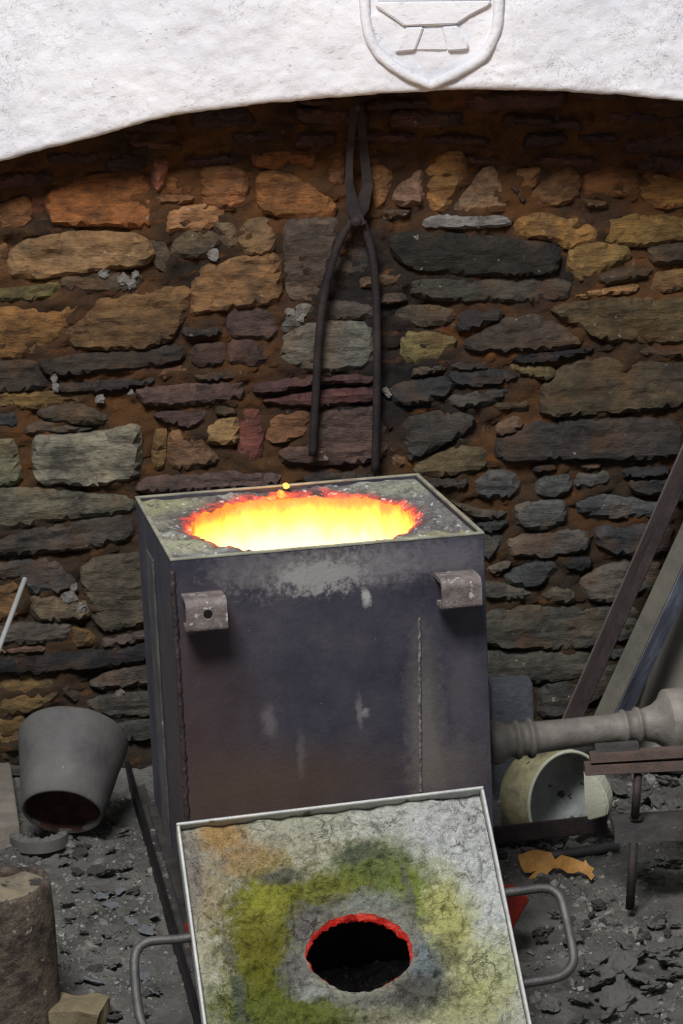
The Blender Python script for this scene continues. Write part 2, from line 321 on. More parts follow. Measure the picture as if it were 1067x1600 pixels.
# ---- back wall: every stone a part of the wall
T_, D_, G_ = 1.15, 1.1, 1.1
S = [
 ((130,80,40),22,[72,302,120,280,170,272,228,274,238,320,236,350,215,355,170,350,120,352,85,350,74,330]),
 ((120,80,45),16,[-30,325,0,320,45,305,50,345,30,362,0,358,-30,360]), ((100,58,38),12,[52,300,68,300,70,335,52,340]),
 ((140,90,70),24,[236,250,258,248,262,262,247,300,240,285]), ((130,85,45),14,[262,272,305,264,300,300,265,302]),
 ((120,78,45),20,[315,262,356,258,385,270,385,315,360,325,320,318,316,300]), ((140,100,65),16,[262,325,318,320,350,312,345,345,310,362,280,358,262,365]),
 ((90,75,55),18,[272,378,290,360,330,362,345,375,330,400,268,402]), ((135,105,70),26,[14,395,40,375,110,362,170,362,225,368,243,395,225,415,170,420,110,428,60,435,15,430]),
 ((115,80,50),14,[-30,388,0,385,10,380,8,430,0,440,-30,440]), ((85,72,55),10,[225,370,250,365,265,400,258,425,245,418]),
 ((95,85,50),18,[-30,455,0,452,50,448,95,440,90,462,40,470,0,468,-30,470]), ((85,72,55),16,[95,432,150,422,180,425,225,430,215,455,150,455,100,455]),
 ((105,78,48),22,[150,470,200,460,260,450,300,450,290,490,270,530,220,545,160,545,110,540,100,515,140,490]), ((120,88,55),24,[300,440,320,415,380,400,435,395,440,470,400,478,330,485,298,495]),
 ((120,85,45),16,[-30,485,0,480,45,480,75,490,130,470,100,525,60,550,0,560,-30,560]), ((85,72,60),18,[445,345,500,340,530,345,515,420,495,470,450,465,445,400]),
 ((130,85,45),18,[400,272,440,268,490,285,525,320,520,340,450,340,405,330]), ((125,78,40),16,[395,240,440,236,495,240,490,262,440,262,395,258]),
 ((110,75,45),12,[515,238,537,236,535,290,515,285]), ((115,90,60),18,[385,345,415,340,430,360,425,395,390,400,370,375]), ((105,88,65),20,[335,350,365,350,372,385,350,390]),
 ((55,52,48),10,[545,350,572,350,580,430,520,430,530,390]), ((100,98,88),22,[440,530,470,508,520,502,580,505,585,560,560,575,500,580,440,565]), ((70,65,60),14,[500,470,585,475,585,497,505,498]),
 ((120,85,50),14,[575,250,608,250,612,290,590,335,580,300]), ((130,100,80),24,[615,300,640,275,660,262,662,315,640,322,618,318]), ((145,105,60),18,[665,250,715,235,730,255,715,300,695,330,668,322]),
 ((150,120,90),16,[712,318,735,290,755,262,775,262,785,295,803,302,800,328,760,330,712,330]), ((80,62,52),26,[795,272,825,310,808,315,797,295]), ((140,100,60),12,[805,265,850,262,835,290,815,300]),
 ((115,82,50),18,[832,300,860,275,890,262,906,275,902,310,870,322,830,318]), ((120,78,42),16,[912,275,950,262,995,268,998,300,960,306,915,306]), ((130,90,45),14,[1002,270,1067,282,1110,290,1110,330,1067,322,1030,325,1002,310]),
 ((135,130,124),26,[660,345,680,335,800,338,795,353,665,357]), ((42,38,32),30,[610,372,650,362,720,365,860,380,875,395,868,425,820,430,700,428,640,420,612,395]), ((68,64,55),20,[640,437,760,438,890,434,892,460,860,470,700,470,645,462]),
 ((130,95,50),18,[804,345,840,332,900,340,935,360,930,376,880,388,870,376,804,368]), ((115,88,45),18,[940,347,1000,335,1067,340,1110,345,1110,375,1067,375,1000,385,945,378]), ((125,100,55),20,[890,388,920,380,980,382,985,405,940,425,905,440,885,425]),
 ((75,60,45),22,[1010,386,1067,382,1110,384,1110,412,1067,408,1020,412]), ((65,55,42),22,[925,430,990,415,1020,420,1008,433,940,445]), ((100,75,45),16,[1022,427,1067,422,1110,424,1110,455,1067,452,1014,458]), ((135,100,60),18,[897,458,960,449,1000,446,990,457,900,465]),
 ((85,70,45),24,[860,482,900,472,980,464,1067,466,1115,468,1115,536,1067,535,1000,535,940,532,900,510,870,495]), ((72,60,50),28,[790,497,830,490,870,507,915,532,880,545,800,548,740,548,720,535,760,515]), ((40,36,34),32,[800,554,860,550,930,543,900,556,830,566,800,563]),
 ((75,55,38),18,[985,543,1067,543,1110,545,1110,560,1067,558,1000,556]), ((45,45,45),28,[700,582,780,577,815,587,770,599,711,602]), ((105,90,55),24,[795,569,860,571,868,585,850,591,812,583]),
 ((78,66,48),26,[872,577,905,564,930,559,985,562,1067,568,1110,570,1110,632,1067,632,1000,640,920,645,846,650,842,610]), ((58,52,48),30,[772,690,800,670,850,657,920,654,1000,652,1055,657,1075,690,1052,712,980,716,880,715,800,722,777,715]),
 ((100,82,68),30,[775,665,805,650,818,662,800,676,778,680]), ((70,65,60),18,[690,625,740,606,780,604,800,612,770,630,711,635]), ((68,62,56),26,[630,655,690,640,740,650,735,672,700,690,640,720,632,700]),
 ((52,50,48),24,[608,603,660,593,698,590,712,604,690,620,650,632,612,628]), ((105,95,60),18,[630,520,680,520,715,530,700,555,660,568,625,565]), ((75,65,52),16,[620,480,680,478,713,488,700,505,640,508,618,500]),
 ((60,52,48),22,[718,487,780,482,786,496,740,512,713,516]), ((60,58,52),22,[650,574,700,571,690,579,640,588]), ((80,62,55),18,[356,482,430,480,436,500,430,530,356,525]), ((95,90,84),20,[440,482,490,475,480,505,442,518]),
 ((75,52,50),22,[395,600,440,592,500,588,585,585,585,600,500,598,430,610,400,615]), ((80,50,48),26,[400,624,450,618,520,610,590,606,585,625,520,632,440,632]), ((110,62,55),14,[375,640,408,642,410,700,400,725,372,725]),  # reddish stone colours here include the furnace glow on the wall
 ((110,75,50),18,[425,652,480,642,485,678,440,690,415,690]), ((88,68,60),24,[500,642,580,634,605,650,607,710,570,722,500,725,440,722,435,702,482,686]), ((110,80,50),12,[613,660,628,672,640,718,615,735]),
 ((95,85,60),18,[645,722,690,708,711,698,760,700,760,732,700,742,650,740]), ((55,46,38),26,[62,562,130,553,200,548,290,538,290,560,240,573,180,578,100,585,64,580]), ((60,50,42),22,[-30,568,0,567,56,563,76,600,50,608,0,610,-30,610]),
 ((52,45,42),26,[90,600,180,594,240,588,240,600,160,610,95,610]), ((75,55,50),22,[300,542,350,535,352,560,340,568,300,573]), ((78,58,52),20,[358,534,400,530,426,560,400,570,358,568]), ((110,75,50),16,[247,578,295,572,297,586,250,592]),
 ((88,66,58),24,[215,607,300,600,380,592,380,625,300,632,230,632,215,618]), ((105,82,45),14,[-30,616,0,614,70,614,135,612,130,624,60,638,0,635,-30,637]), ((78,66,52),20,[55,642,100,630,140,624,145,640,170,650,160,660,120,662,75,655]),
 ((60,58,58),18,[-20,642,0,640,25,645,30,665,0,668,-20,668]), ((70,65,58),16,[38,668,70,658,120,666,150,670,60,677,40,676]), ((125,118,100),36,[52,690,60,680,110,679,150,677,200,662,220,667,220,740,190,752,140,758,95,752,75,758,55,745]),
 ((115,110,85),24,[-30,688,0,685,22,685,35,745,20,757,0,758,-30,757]), ((125,95,55),16,[240,674,260,670,256,730,240,733]), ((115,85,60),18,[264,674,310,672,322,695,345,718,300,733,264,729]), ((140,110,70),26,[325,670,345,655,372,650,372,692,325,693]),
 ((80,60,55),24,[240,645,320,640,325,652,300,668,250,655]), ((90,72,65),22,[213,768,216,748,300,740,370,738,440,740,430,758,300,765]), ((95,90,75),24,[-30,765,0,763,60,761,130,770,205,775,212,788,205,798,180,803,100,810,40,820,0,826,-30,828]),
 ((70,62,55),24,[-30,846,0,843,30,830,110,817,205,802,212,840,150,855,80,862,0,865,-30,866]), ((70,68,66),22,[-30,882,0,880,45,875,80,872,105,890,120,915,90,924,45,924,35,905,0,905,-30,904]), ((110,95,75),26,[48,930,90,929,115,926,138,945,138,962,100,967,55,967]),
 ((110,80,50),16,[-30,914,0,912,30,909,28,962,0,968,-30,970]), ((85,76,62),28,[125,890,150,870,210,864,240,866,240,972,218,975,170,985,150,970,135,930]), ((90,82,72),22,[-30,980,0,980,30,974,108,972,110,998,60,1003,0,1006,-30,1006]),
 ((120,90,50),12,[113,978,140,987,155,1000,120,1012,114,1003]), ((115,88,75),22,[-20,1014,0,1012,65,1008,72,1016,0,1020,-20,1021]), ((40,38,38),30,[-30,1030,0,1027,60,1022,150,1017,222,1004,240,1002,240,1028,225,1030,160,1043,80,1048,0,1050,-30,1050]),
 ((85,72,65),22,[158,996,222,986,240,984,240,996,222,999,164,1010]), ((80,70,62),26,[138,1066,170,1048,228,1037,250,1036,250,1068,230,1068,160,1075]), ((78,74,66),26,[130,1086,230,1080,250,1080,250,1114,232,1115,175,1120,140,1105]),
 ((65,64,60),26,[180,1126,232,1122,255,1122,255,1152,235,1152,190,1154]), ((100,80,50),14,[-30,1060,0,1058,70,1053,88,1062,92,1088,60,1108,0,1118,-30,1120]), ((60,52,45),24,[97,1062,128,1085,115,1096,97,1084]), ((105,85,50),12,[-30,1128,0,1125,40,1115,30,1180,0,1185,-30,1185]),
 ((80,78,76),28,[745,750,765,736,800,736,812,755,805,772,770,778,745,770]), ((80,80,76),24,[837,757,850,744,890,740,893,763,870,773,838,772]), ((78,75,70),20,[898,740,950,737,953,753,897,760]), ((50,48,48),28,[970,732,1045,728,1040,740,975,744]),
 ((55,54,54),28,[980,750,1040,746,1060,750,1060,768,1030,770,1000,772,982,762]), ((75,75,75),26,[900,782,940,773,990,779,1020,785,1050,786,1050,806,1015,805,940,810,905,800]), ((86,86,82),28,[803,790,830,780,880,780,885,813,860,823,835,826,808,818]),
 ((88,82,76),24,[790,866,795,834,840,834,890,818,918,814,920,858,860,868]), ((52,52,54),28,[930,822,1010,814,1050,816,1050,862,1000,865,960,865,930,850]), ((80,72,62),24,[705,785,730,790,760,798,790,796,785,808,750,810]), ((62,62,60),24,[742,818,790,812,792,821,760,830]),
 ((80,78,72),22,[735,834,783,834,779,858,750,880,735,880]), ((90,80,70),26,[758,885,800,875,790,889,766,894]), ((70,72,70),26,[785,897,830,878,866,874,868,890,845,913,800,914]), ((48,46,46),28,[873,873,920,870,923,884,890,889]),
 ((90,80,65),24,[848,925,870,914,895,921,898,938,870,941,850,934]), ((85,80,72),20,[905,902,950,882,985,872,1030,874,1030,915,955,938,915,934]), ((70,66,60),22,[755,905,830,921,835,934,780,935,755,930]), ((70,68,60),22,[745,955,850,946,920,951,975,943,1040,944,1040,998,960,1000,910,1010,800,1012,745,1000]),
 ((68,66,58),24,[745,1020,830,1017,910,1014,930,1030,900,1057,830,1066,745,1060]), ((62,60,55),24,[842,1068,930,1046,1000,1030,1000,1080,940,1085,880,1120,840,1115]),
]
# occupancy raster in photo pixels (4 px cells) to lay the small slates that fill the gaps
GX0, GY0, CS = -160, 120, 4
GW, GH = (1240 - GX0) // CS, (1216 - GY0) // CS
occ = np.zeros((GH, GW), bool)
ycell, xcell = np.mgrid[0:GH, 0:GW]; XC = GX0 + xcell * CS + 2.0; YC = GY0 + ycell * CS + 2.0
def inpoly(pl):
    ins = np.zeros((GH, GW), bool); n = len(pl)
    for i in range(n):
        xa, ya = pl[i]; xb, yb = pl[(i + 1) % n]
        if ya == yb: continue
        c = ((YC < ya) != (YC < yb)) & (XC < (xb - xa) * (YC - ya) / (yb - ya) + xa); ins ^= c
    return ins
polys = []
for col, pr, fl in S:
    pl = [(fl[i], fl[i + 1]) for i in range(0, len(fl), 2)]; polys.append((col, pr, pl)); occ |= inpoly(pl)
ARCH = [(-160, 318), (0, 253), (137, 218), (273, 180), (370, 168), (540, 152), (672, 143), (780, 141), (900, 145), (1000, 152), (1067, 160), (1240, 200)]
archy = np.interp(XC[0], [a[0] for a in ARCH], [a[1] for a in ARCH])
occ |= YC < (archy[None, :] - 14)
occ |= (XC > 262) & (XC < 735) & (YC > 845)
rs = random.Random(11)
def dil(a):
    b = a.copy(); b[1:] |= a[:-1]; b[:-1] |= a[1:]; b[:, 1:] |= a[:, :-1]; b[:, :-1] |= a[:, 1:]; return b
count = 0
for (wmin, wmax, hmin, hmax, tries, cap) in ((100, 190, 16, 30, 900, 34), (60, 130, 10, 20, 1400, 60), (30, 80, 8, 13, 1600, 50)):
    got = 0
    for _ in range(tries):
        if got >= cap: break
        free = np.argwhere(~occ)
        if not len(free): break
        j, i = free[rs.randrange(len(free))]; cx = float(GX0 + i * CS + 2); cy = float(GY0 + j * CS + 2)
        ww = rs.uniform(wmin, wmax) / 2; hh = rs.uniform(hmin, hmax) / 2; tilt = rs.uniform(-.1, .07)
        pl = []
        for k in range(10):
            a = 2 * PI * k / 10 + rs.uniform(-.15, .15); q = rs.uniform(.85, 1.08)
            ca = abs(math.cos(a)) ** .35 * (1 if math.cos(a) > 0 else -1); sa = abs(math.sin(a)) ** .4 * (1 if math.sin(a) > 0 else -1)
            pl.append((cx + ww * ca * q, cy + hh * sa * q + ww * ca * tilt))
        msk = inpoly(pl)
        if not msk.any() or (dil(msk) & occ).any(): continue
        occ |= dil(msk); got += 1
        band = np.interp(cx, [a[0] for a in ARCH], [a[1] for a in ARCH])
        if cy < band + 110: colr = rs.choice([(66, 46, 44), (58, 43, 42), (78, 53, 47)])  # filler stones below the arch coloured darker to deepen its shadow
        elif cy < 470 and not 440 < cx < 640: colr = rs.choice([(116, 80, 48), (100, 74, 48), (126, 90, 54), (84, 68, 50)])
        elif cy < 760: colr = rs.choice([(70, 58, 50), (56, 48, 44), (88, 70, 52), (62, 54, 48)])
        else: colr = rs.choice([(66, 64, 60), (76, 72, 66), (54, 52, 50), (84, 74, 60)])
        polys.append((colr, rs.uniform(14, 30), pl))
    count += got
def stone(colr, proud, pl, idx):
    P = [wpt(x, y) for x, y in pl]; P = [(p.x, p.z) for p in P]
    for _ in range(1):                                                    # soften corners once
        Q = []
        for i in range(len(P)):
            a = P[i]; b = P[(i + 1) % len(P)]
            Q.append((a[0] * .82 + b[0] * .18, a[1] * .82 + b[1] * .18)); Q.append((a[0] * .18 + b[0] * .82, a[1] * .18 + b[1] * .82))
        P = Q
    per = sum(math.dist(P[i], P[(i + 1) % len(P)]) for i in range(len(P)))
    N = max(20, min(72, int(per / .0085)))
    cum = [0]
    for i in range(len(P)): cum.append(cum[-1] + math.dist(P[i], P[(i + 1) % len(P)]))
    ring = []; k = 0
    for q in range(N):
        s = per * q / N
        while cum[k + 1] < s: k += 1
        f = (s - cum[k]) / max(1e-9, cum[k + 1] - cum[k]); a = P[k]; b = P[(k + 1) % len(P)]
        x = a[0] + (b[0] - a[0]) * f; z = a[1] + (b[1] - a[1]) * f
        nn = noise.noise_vector(Vector((x * 70, idx * 3.7, z * 70)))
        ring.append((x + nn.x * .0022, z + nn.z * .0022))
    cx = sum(p[0] for p in ring) / N; cz = sum(p[1] for p in ring) / N
    hx0 = max(abs(p[0] - cx) for p in ring); hz0 = max(abs(p[1] - cz) for p in ring)
    ring = [(cx + (x - cx) * (1 + .0035 / hx0), cz + (z - cz) * (1 + .0035 / hz0)) for x, z in ring]
    RG = np.array(ring); pr = proud * .00085
    hz = (RG[:, 1].max() - RG[:, 1].min()) / 2; hx = (RG[:, 0].max() - RG[:, 0].min()) / 2
    bev = min(.010, hz * .45)
    A_ = RG; B_ = np.roll(RG, -1, 0); AB = B_ - A_; LL2 = (AB ** 2).sum(1) + 1e-12
    def inside(x, z):
        c = ((z < A_[:, 1]) != (z < B_[:, 1])) & (x < AB[:, 0] * (z - A_[:, 1]) / np.where(AB[:, 1] == 0, 1e-9, AB[:, 1]) + A_[:, 0]); return c.sum() % 2 == 1
    def dist(x, z):
        q = np.array((x, z)); t_ = np.clip(((q - A_) * AB).sum(1) / LL2, 0, 1); return float(np.sqrt((((A_ + AB * t_[:, None]) - q) ** 2).sum(1).min()))
    pts = [Vector(p) for p in ring]; rr_ = random.Random(idx)
    step = max(.0052, min(.0085, hz * .4))
    z = RG[:, 1].min() + step * .5; row = 0
    while z < RG[:, 1].max():
        x = RG[:, 0].min() + (step * .75 if row % 2 else 0)
        while x < RG[:, 0].max():
            xx = x + rr_.uniform(-.3, .3) * step * 1.4; zz = z + rr_.uniform(-.3, .3) * step
            if inside(xx, zz) and dist(xx, zz) > .0022: pts.append(Vector((xx, zz)))
            x += step * 1.5
        z += step; row += 1
    vo, _, fo, _, _, _ = delaunay_2d_cdt(pts, [(q, (q + 1) % N) for q in range(N)], [], 1, 1e-6)
    tilt_z = rr_.uniform(-.22, .10); tilt_x = rr_.uniform(-.10, .10)
    V = []; Fc = [tuple(f) for f in fo]
    for q, v in enumerate(vo):
        xx, zz = v.x, v.y; dd = 0 if q < N else dist(xx, zz)
        e = min(1.0, dd / bev); prof_ = math.sqrt(max(0, 1 - (1 - e) ** 2)); a = min(1, dd / .006)
        lay = fbm((xx * 7 + idx, idx * 1.3, zz * 70), 3)
        n_ = .0060 * fbm((xx * 22, idx * 2.1, zz * 34), 5) + .0050 * (math.floor(lay * 3.5) / 3.5)
        n_ += (zz - cz) * tilt_z + (xx - cx) * tilt_x * .5
        V.append((xx, WY - pr * (.25 + .75 * prof_) - n_ * (.35 + .65 * a), zz))
    nv = len(V)
    for q in range(N): V.append((ring[q][0], WY + .03, ring[q][1]))
    for q in range(N): Fc.append((q, (q + 1) % N, nv + (q + 1) % N, nv + q))
    o = link('stone', V, Fc, STONE, wall_back, smooth=False, origin=(cx, WY, cz))
    l = lin(colr); k_ = 1.05
    g_ = (l[0] + l[1] + l[2]) / 3; o.color = tuple((.97 * q + .03 * g_) * k_ for q in l) + (1,)
    return o
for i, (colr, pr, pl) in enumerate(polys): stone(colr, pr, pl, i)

LUMP = rough_mat('pale_lime_crust', [(84, 78, 74), (112, 106, 100), (136, 131, 125)], 60, .9, 0, .5, 150)
for px, py, r in ((160, 404, 7), (163, 426, 9), (193, 434, 10), (206, 441, 9), (213, 427, 7), (334, 396, 10), (86, 588, 8), (89, 602, 7), (158, 620, 8), (206, 610, 6), (601, 608, 6), (607, 614, 6), (503, 703, 5), (508, 711, 5), (118, 915, 8), (110, 930, 12), (128, 946, 8), (190, 1078, 7), (196, 1096, 5), (640, 385, 9), (655, 412, 10), (650, 372, 7), (470, 492, 9), (455, 486, 7)):
    b = bmesh.new(); bmesh.ops.create_icosphere(b, subdivisions=2, radius=r * .0009); p = wpt(px, py)
    for v in b.verts: v.co += Vector(noise.noise_vector(v.co * 190 + Vector((px, py, 0)))) * r * .0010; v.co.y *= .35
    o = bmlink('lime_lump', b, LUMP, wall_back); o.location = (p.x, WY - .018, p.z)

# ---- white arch in front of it
apts = [at_h(px, py) for px, py in ARCH[1:-1]]
A = np.array([[p.x, p.z, 1] for p in apts]); bvec = np.array([-(p.x ** 2 + p.z ** 2) for p in apts])
sol = np.linalg.lstsq(A, bvec, rcond=None)[0]; acx, acz = -sol[0] / 2, -sol[1] / 2; aR = math.sqrt(acx ** 2 + acz ** 2 - sol[2])
axs = np.array([p.x for p in apts]); azs = np.array([p.z for p in apts])
def arch_z(x):
    c = acz + math.sqrt(max(0, aR ** 2 - (x - acx) ** 2)) if abs(x - acx) < aR else acz
    if axs[0] <= x <= axs[-1]:
        c += float(np.interp(x, axs, azs - np.array([acz + math.sqrt(aR ** 2 - (q - acx) ** 2) for q in axs])))
    return c
V = []; Fc = []; NX = 300; xa, xb = -.86, .95; ZT = 1.72
prof = [('s', 1.0)] + [('s', .5)] + [('c', a) for a in (0, .2, .4, .6, .8, 1.0)] + [('f', q) for q in np.linspace(0.0, 1, 75)[1:]]
for i in range(NX + 1):
    x = xa + (xb - xa) * i / NX; za = arch_z(x); R_ = .012
    for k, q in prof:
        if k == 's': y = hood_y(x) + R_ + (WY + .03 - hood_y(x) - R_) * q; z = za
        elif k == 'c': an = q * PI / 2; y = hood_y(x) + R_ - R_ * math.sin(an); z = za + R_ - R_ * math.cos(an)
        else: y = hood_y(x); z = za + R_ + (ZT - za - R_) * q ** 1.15
        d = .0035 * fbm((x * 18, 4.2, z * 22), 5) + .0022 * noise.noise(Vector((x * 75, 1.2, z * 95)))
        V.append((x, y - d, z + (d * .6 if k != 'f' else 0)))
m_ = len(prof)
for i in range(NX):
    for k in range(m_ - 1): a = i * m_ + k; Fc.append((a, a + 1, a + m_ + 1, a + m_))
hood = struct(link('wall_front', V, Fc, RENDER, smooth=True))
# raised shield with an anvil, modelled in the render
def hp(px, py, lift=0.0): return at_h(px, py, lift)
left = [(571, -110), (570, -60), (570, 10), (573, 40), (581, 66), (600, 92), (632, 114), (673, 133)]
right = [(673, 133), (715, 113), (748, 93), (766, 70), (776, 42), (779, 10), (780, -60), (780, -110)]
pathpx = left + right[1:]
path = spline([hp(x, y, .003) for x, y in left], 6)[:-1] + spline([hp(x, y, .003) for x, y in right], 6)
path += spline([hp(780, -110, .003), hp(676, -122, .003), hp(571, -110, .003)], 6)[1:-1]
V, Fc = tube_vf(path, .0092, 10, closed=True)
V = [v + Vector(noise.noise_vector(v * 60)) * .0012 for v in V]
crest = link('shield_border', V, Fc, RENDER, hood, smooth=True); crest['label'] = 'raised shield outline in white render'
def relief(name, pl, lift, back=-.004, bev=.0022):
    b = bmesh.new(); vs = [b.verts.new(at_h(x, y, lift)) for x, y in pl]; f = b.faces.new(vs)
    r = bmesh.ops.extrude_face_region(b, geom=[f]); bmesh.ops.translate(b, verts=[v for v in r['geom'] if isinstance(v, bmesh.types.BMVert)], vec=(0, lift - back + .004, 0))
    bmesh.ops.bevel(b, geom=b.edges[:], offset=bev, segments=2, affect='EDGES')
    return bmlink(name, b, RENDER, hood, False)
relief('anvil_face', [(586, 3), (768, 1), (764, 9), (735, 24), (714, 38), (632, 41), (612, 27), (588, 11)], .010)
relief('anvil_body', [(590, 3), (588, -34), (766, -36), (768, 2)], .004)
relief('anvil_foot', [(633, 43), (662, 42), (655, 62), (648, 79), (617, 82), (622, 72), (630, 58)], .010)
relief('anvil_foot', [(690, 42), (716, 40), (720, 52), (732, 68), (730, 78), (700, 80), (697, 62)], .010)
relief('anvil_web', [(660, 43), (692, 42), (700, 79), (646, 79)], .0035)

# ---- floor
V = []; Fc = []; nx, ny = 330, 420; fx0, fx1, fy0, fy1 = -.86, .95, 2.7, 4.85
for j in range(ny + 1):
    for i in range(nx + 1):
        x = fx0 + (fx1 - fx0) * i / nx; y = fy0 + (fy1 - fy0) * j / ny
        z = ground(x, y)
        if y > 4.6: z += .02 * (y - 4.6) / .15
        V.append((x, y, z))
for j in range(ny):
    for i in range(nx): a = j * (nx + 1) + i; Fc.append((a, a + 1, a + nx + 2, a + nx + 1))
floor = struct(link('floor', V, Fc, FLOOR, smooth=True))

# ================================================================ FURNACE
YAW = math.radians(10.1); FW, FD, FH, FB = .45, .443, .5, .16
FM = Matrix.Translation((-.2416, 3.6603, 0)) @ Matrix.Rotation(YAW, 4, 'Z')
FMi = FM.inverted()
fn = (FM.to_3x3() @ Vector((0, 1, 0)))
def fl_front(px, py):           # photo pixel on the furnace's front face -> local
    return FMi @ at_plane(px, py, FM.translation, fn)
def fl_top(px, py): return FMi @ at_z(px, py, FB + FH)
furnace = thing('crucible_furnace', 'dark square steel furnace glowing yellow through the hole in its top', 'furnace', FM)
t = NT('blackened_furnace_steel')
base = t.ramp(t.noise(10, 6, .7), [(.3, srgb((44, 42, 52))), (.5, srgb((62, 58, 68))), (.72, srgb((80, 75, 80)))])
def fb(px, py, rx, rz, c, soft=.5, brk=.3, amt=1): p = fl_front(px, py); return ((p.x, p.y, p.z), (rx, .2, rz), srgb(c), soft, brk, amt)
base = t.blobs(base, [
  fb(300, 1180, .09, .16, (72, 54, 50), .7, .4, .7), fb(430, 1230, .16, .05, (84, 66, 50), .6, .5, .7),
  fb(320, 1010, .035, .05, (66, 50, 48), .7, .3, .7),
  fb(490, 892, .10, .03, (126, 120, 118), .35, 1.3, .7), fb(500, 900, .06, .022, (158, 153, 148), .25, 1.6, .75), fb(380, 890, .05, .03, (104, 98, 100), .3, 1.5, .5),
  fb(600, 880, .05, .03, (130, 126, 126), .5, 1.0, .55), fb(570, 935, .006, .012, (180, 176, 170), .4, .4, .8),
  fb(690, 870, .06, .025, (120, 116, 120), .5, 1.0, .5),
  fb(664, 1130, .022, .11, (120, 112, 104), .6, .7, .6), fb(700, 1200, .05, .04, (112, 102, 92), .6, .8, .5),
  fb(720, 1080, .025, .06, (96, 90, 94), .6, .7, .5), fb(420, 1130, .01, .02, (110, 104, 104), .5, .8, .6), fb(570, 1112, .008, .005, (150, 146, 142), .5, .8, .6),
  fb(470, 1180, .006, .03, (104, 98, 98), .5, .6, .5), fb(560, 1110, .004, .02, (126, 120, 118), .5, .5, .6),
], .012, 30)
sc = t.scale_vec((5, 5, 60)); scr = t.map(t.noise(4, 4, .6, vec=sc), .66, .72)
zz = t.n.new('ShaderNodeSeparateXYZ'); t.l.new(t.tc, zz.inputs[0])
base = t.mix(t.math('MULTIPLY', scr, t.map(zz.outputs[2], .26, .20, 0, .7)), base, srgb((160, 130, 88)))
base = t.mix(t.map(t.noise(120, 3, .6), .72, .76, 0, .7), base, srgb((176, 174, 174)))
t.bump(t.noise(140, 5, .7), .25, .004)
FSTEEL = t.out(base, t.map(t.noise(16, 4, .6), .3, .7, .42, .7), .25, .4)
# panels
def fpart(name, bm, mat=FSTEEL, parent=furnace, smooth=False): return bmlink(name, bm, mat, parent, smooth)
pt = .005
fpart('front_panel', box_bm(0, FW, 0, pt, FB, FB + FH, .0012))
fpart('side_panel', box_bm(0, pt, pt, FD - pt, FB, FB + FH, .0012))
fpart('side_panel', box_bm(FW - pt, FW, pt, FD - pt, FB, FB + FH, .0012))
fpart('back_panel', box_bm(0, FW, FD - pt, FD, FB, FB + FH, .0012))
fpart('base_plate', box_bm(pt, FW - pt, pt, FD - pt, FB, FB + .006))
RIM = rough_mat('pale_scaled_rim', [(120, 116, 104), (150, 146, 128), (168, 166, 144)], 24, .6, .2, .3, 110)
for bx in ((-.001, FW + .001, -.001, .005), (-.001, FW + .001, FD - .005, FD + .001), (-.001, .005, .005, FD - .005), (FW - .005, FW + .001, .005, FD - .005)):
    fpart('top_rim', box_bm(*bx, FB + FH - .002, FB + FH + .0015, .0006), RIM)
# stiffening strip on the left side (pale upright line in the photo)
fpart('side_strip', box_bm(-.004, 0, .22, .30, FB, FB + FH - .05, .001), STEEL)
fpart('support_block', box_bm(.10, FW - .06, .08, FD - .06, -.01, FB), BLACKOUT)
# weld beads
def weld(path, r, mat):
    V = []; Fc = []; pts = []
    for i in range(len(path) - 1):
        a, b = Vector(path[i]), Vector(path[i + 1]); n = int((b - a).length / .004)
        pts += [a.lerp(b, k / n) for k in range(n)]
    rad = [r * (.8 + .4 * abs(math.sin(i * 1.3)) + .25 * random.random()) for i in range(len(pts))]
    pts = [p + Vector((random.uniform(-1, 1), 0, random.uniform(-1, 1))) * r * .35 for p in pts]
    V, Fc = tube_vf(pts, rad, 7); return link('weld_bead', V, Fc, mat, furnace, smooth=True)
weld([(.0015, .0005, FB + .02), (.0015, .0005, FB + FH - .012)], .0035, IRON)
a = fl_front(655, 960); b = fl_front(657, 1240); a.y = b.y = 0
weld([tuple(b), tuple(a)], .0022, rough_mat('speckled_weld_metal', [(52, 48, 52), (96, 91, 90), (150, 146, 142)], 130, .6, .2, .4, 150))
# --- refractory top around the hole
hc = [fl_top(x, y) for x, y in ((298, 812), (330, 783), (390, 768), (470, 762), (560, 763), (620, 776), (646, 798), (636, 818), (580, 836), (500, 847), (420, 848), (345, 838), (308, 824))]
hcx = sum(p.x for p in hc) / len(hc); hcy = sum(p.y for p in hc) / len(hc)
hcx = (min(p.x for p in hc) + max(p.x for p in hc)) / 2; hcy = (min(p.y for p in hc) + max(p.y for p in hc)) / 2
hang = sorted([(math.atan2(p.y - hcy, p.x - hcx) % (2 * PI), math.hypot(p.x - hcx, p.y - hcy)) for p in hc])
haA = np.array([h[0] for h in hang]); haR = np.array([h[1] for h in hang])
def hole_r(a): return float(np.interp(a % (2 * PI), haA, haR, period=2 * PI)) * 1.0
def hole_rs(a): return sum(hole_r(a + d) for d in (-.2, -.1, 0, .1, .2)) / 5
def sq_r(a, cx, cy, xa, xb, ya, yb):
    c, s = math.cos(a), math.sin(a); r = 9
    if c > 1e-9: r = min(r, (xb - cx) / c)
    if c < -1e-9: r = min(r, (xa - cx) / c)
    if s > 1e-9: r = min(r, (yb - cy) / s)
    if s < -1e-9: r = min(r, (ya - cy) / s)
    return r
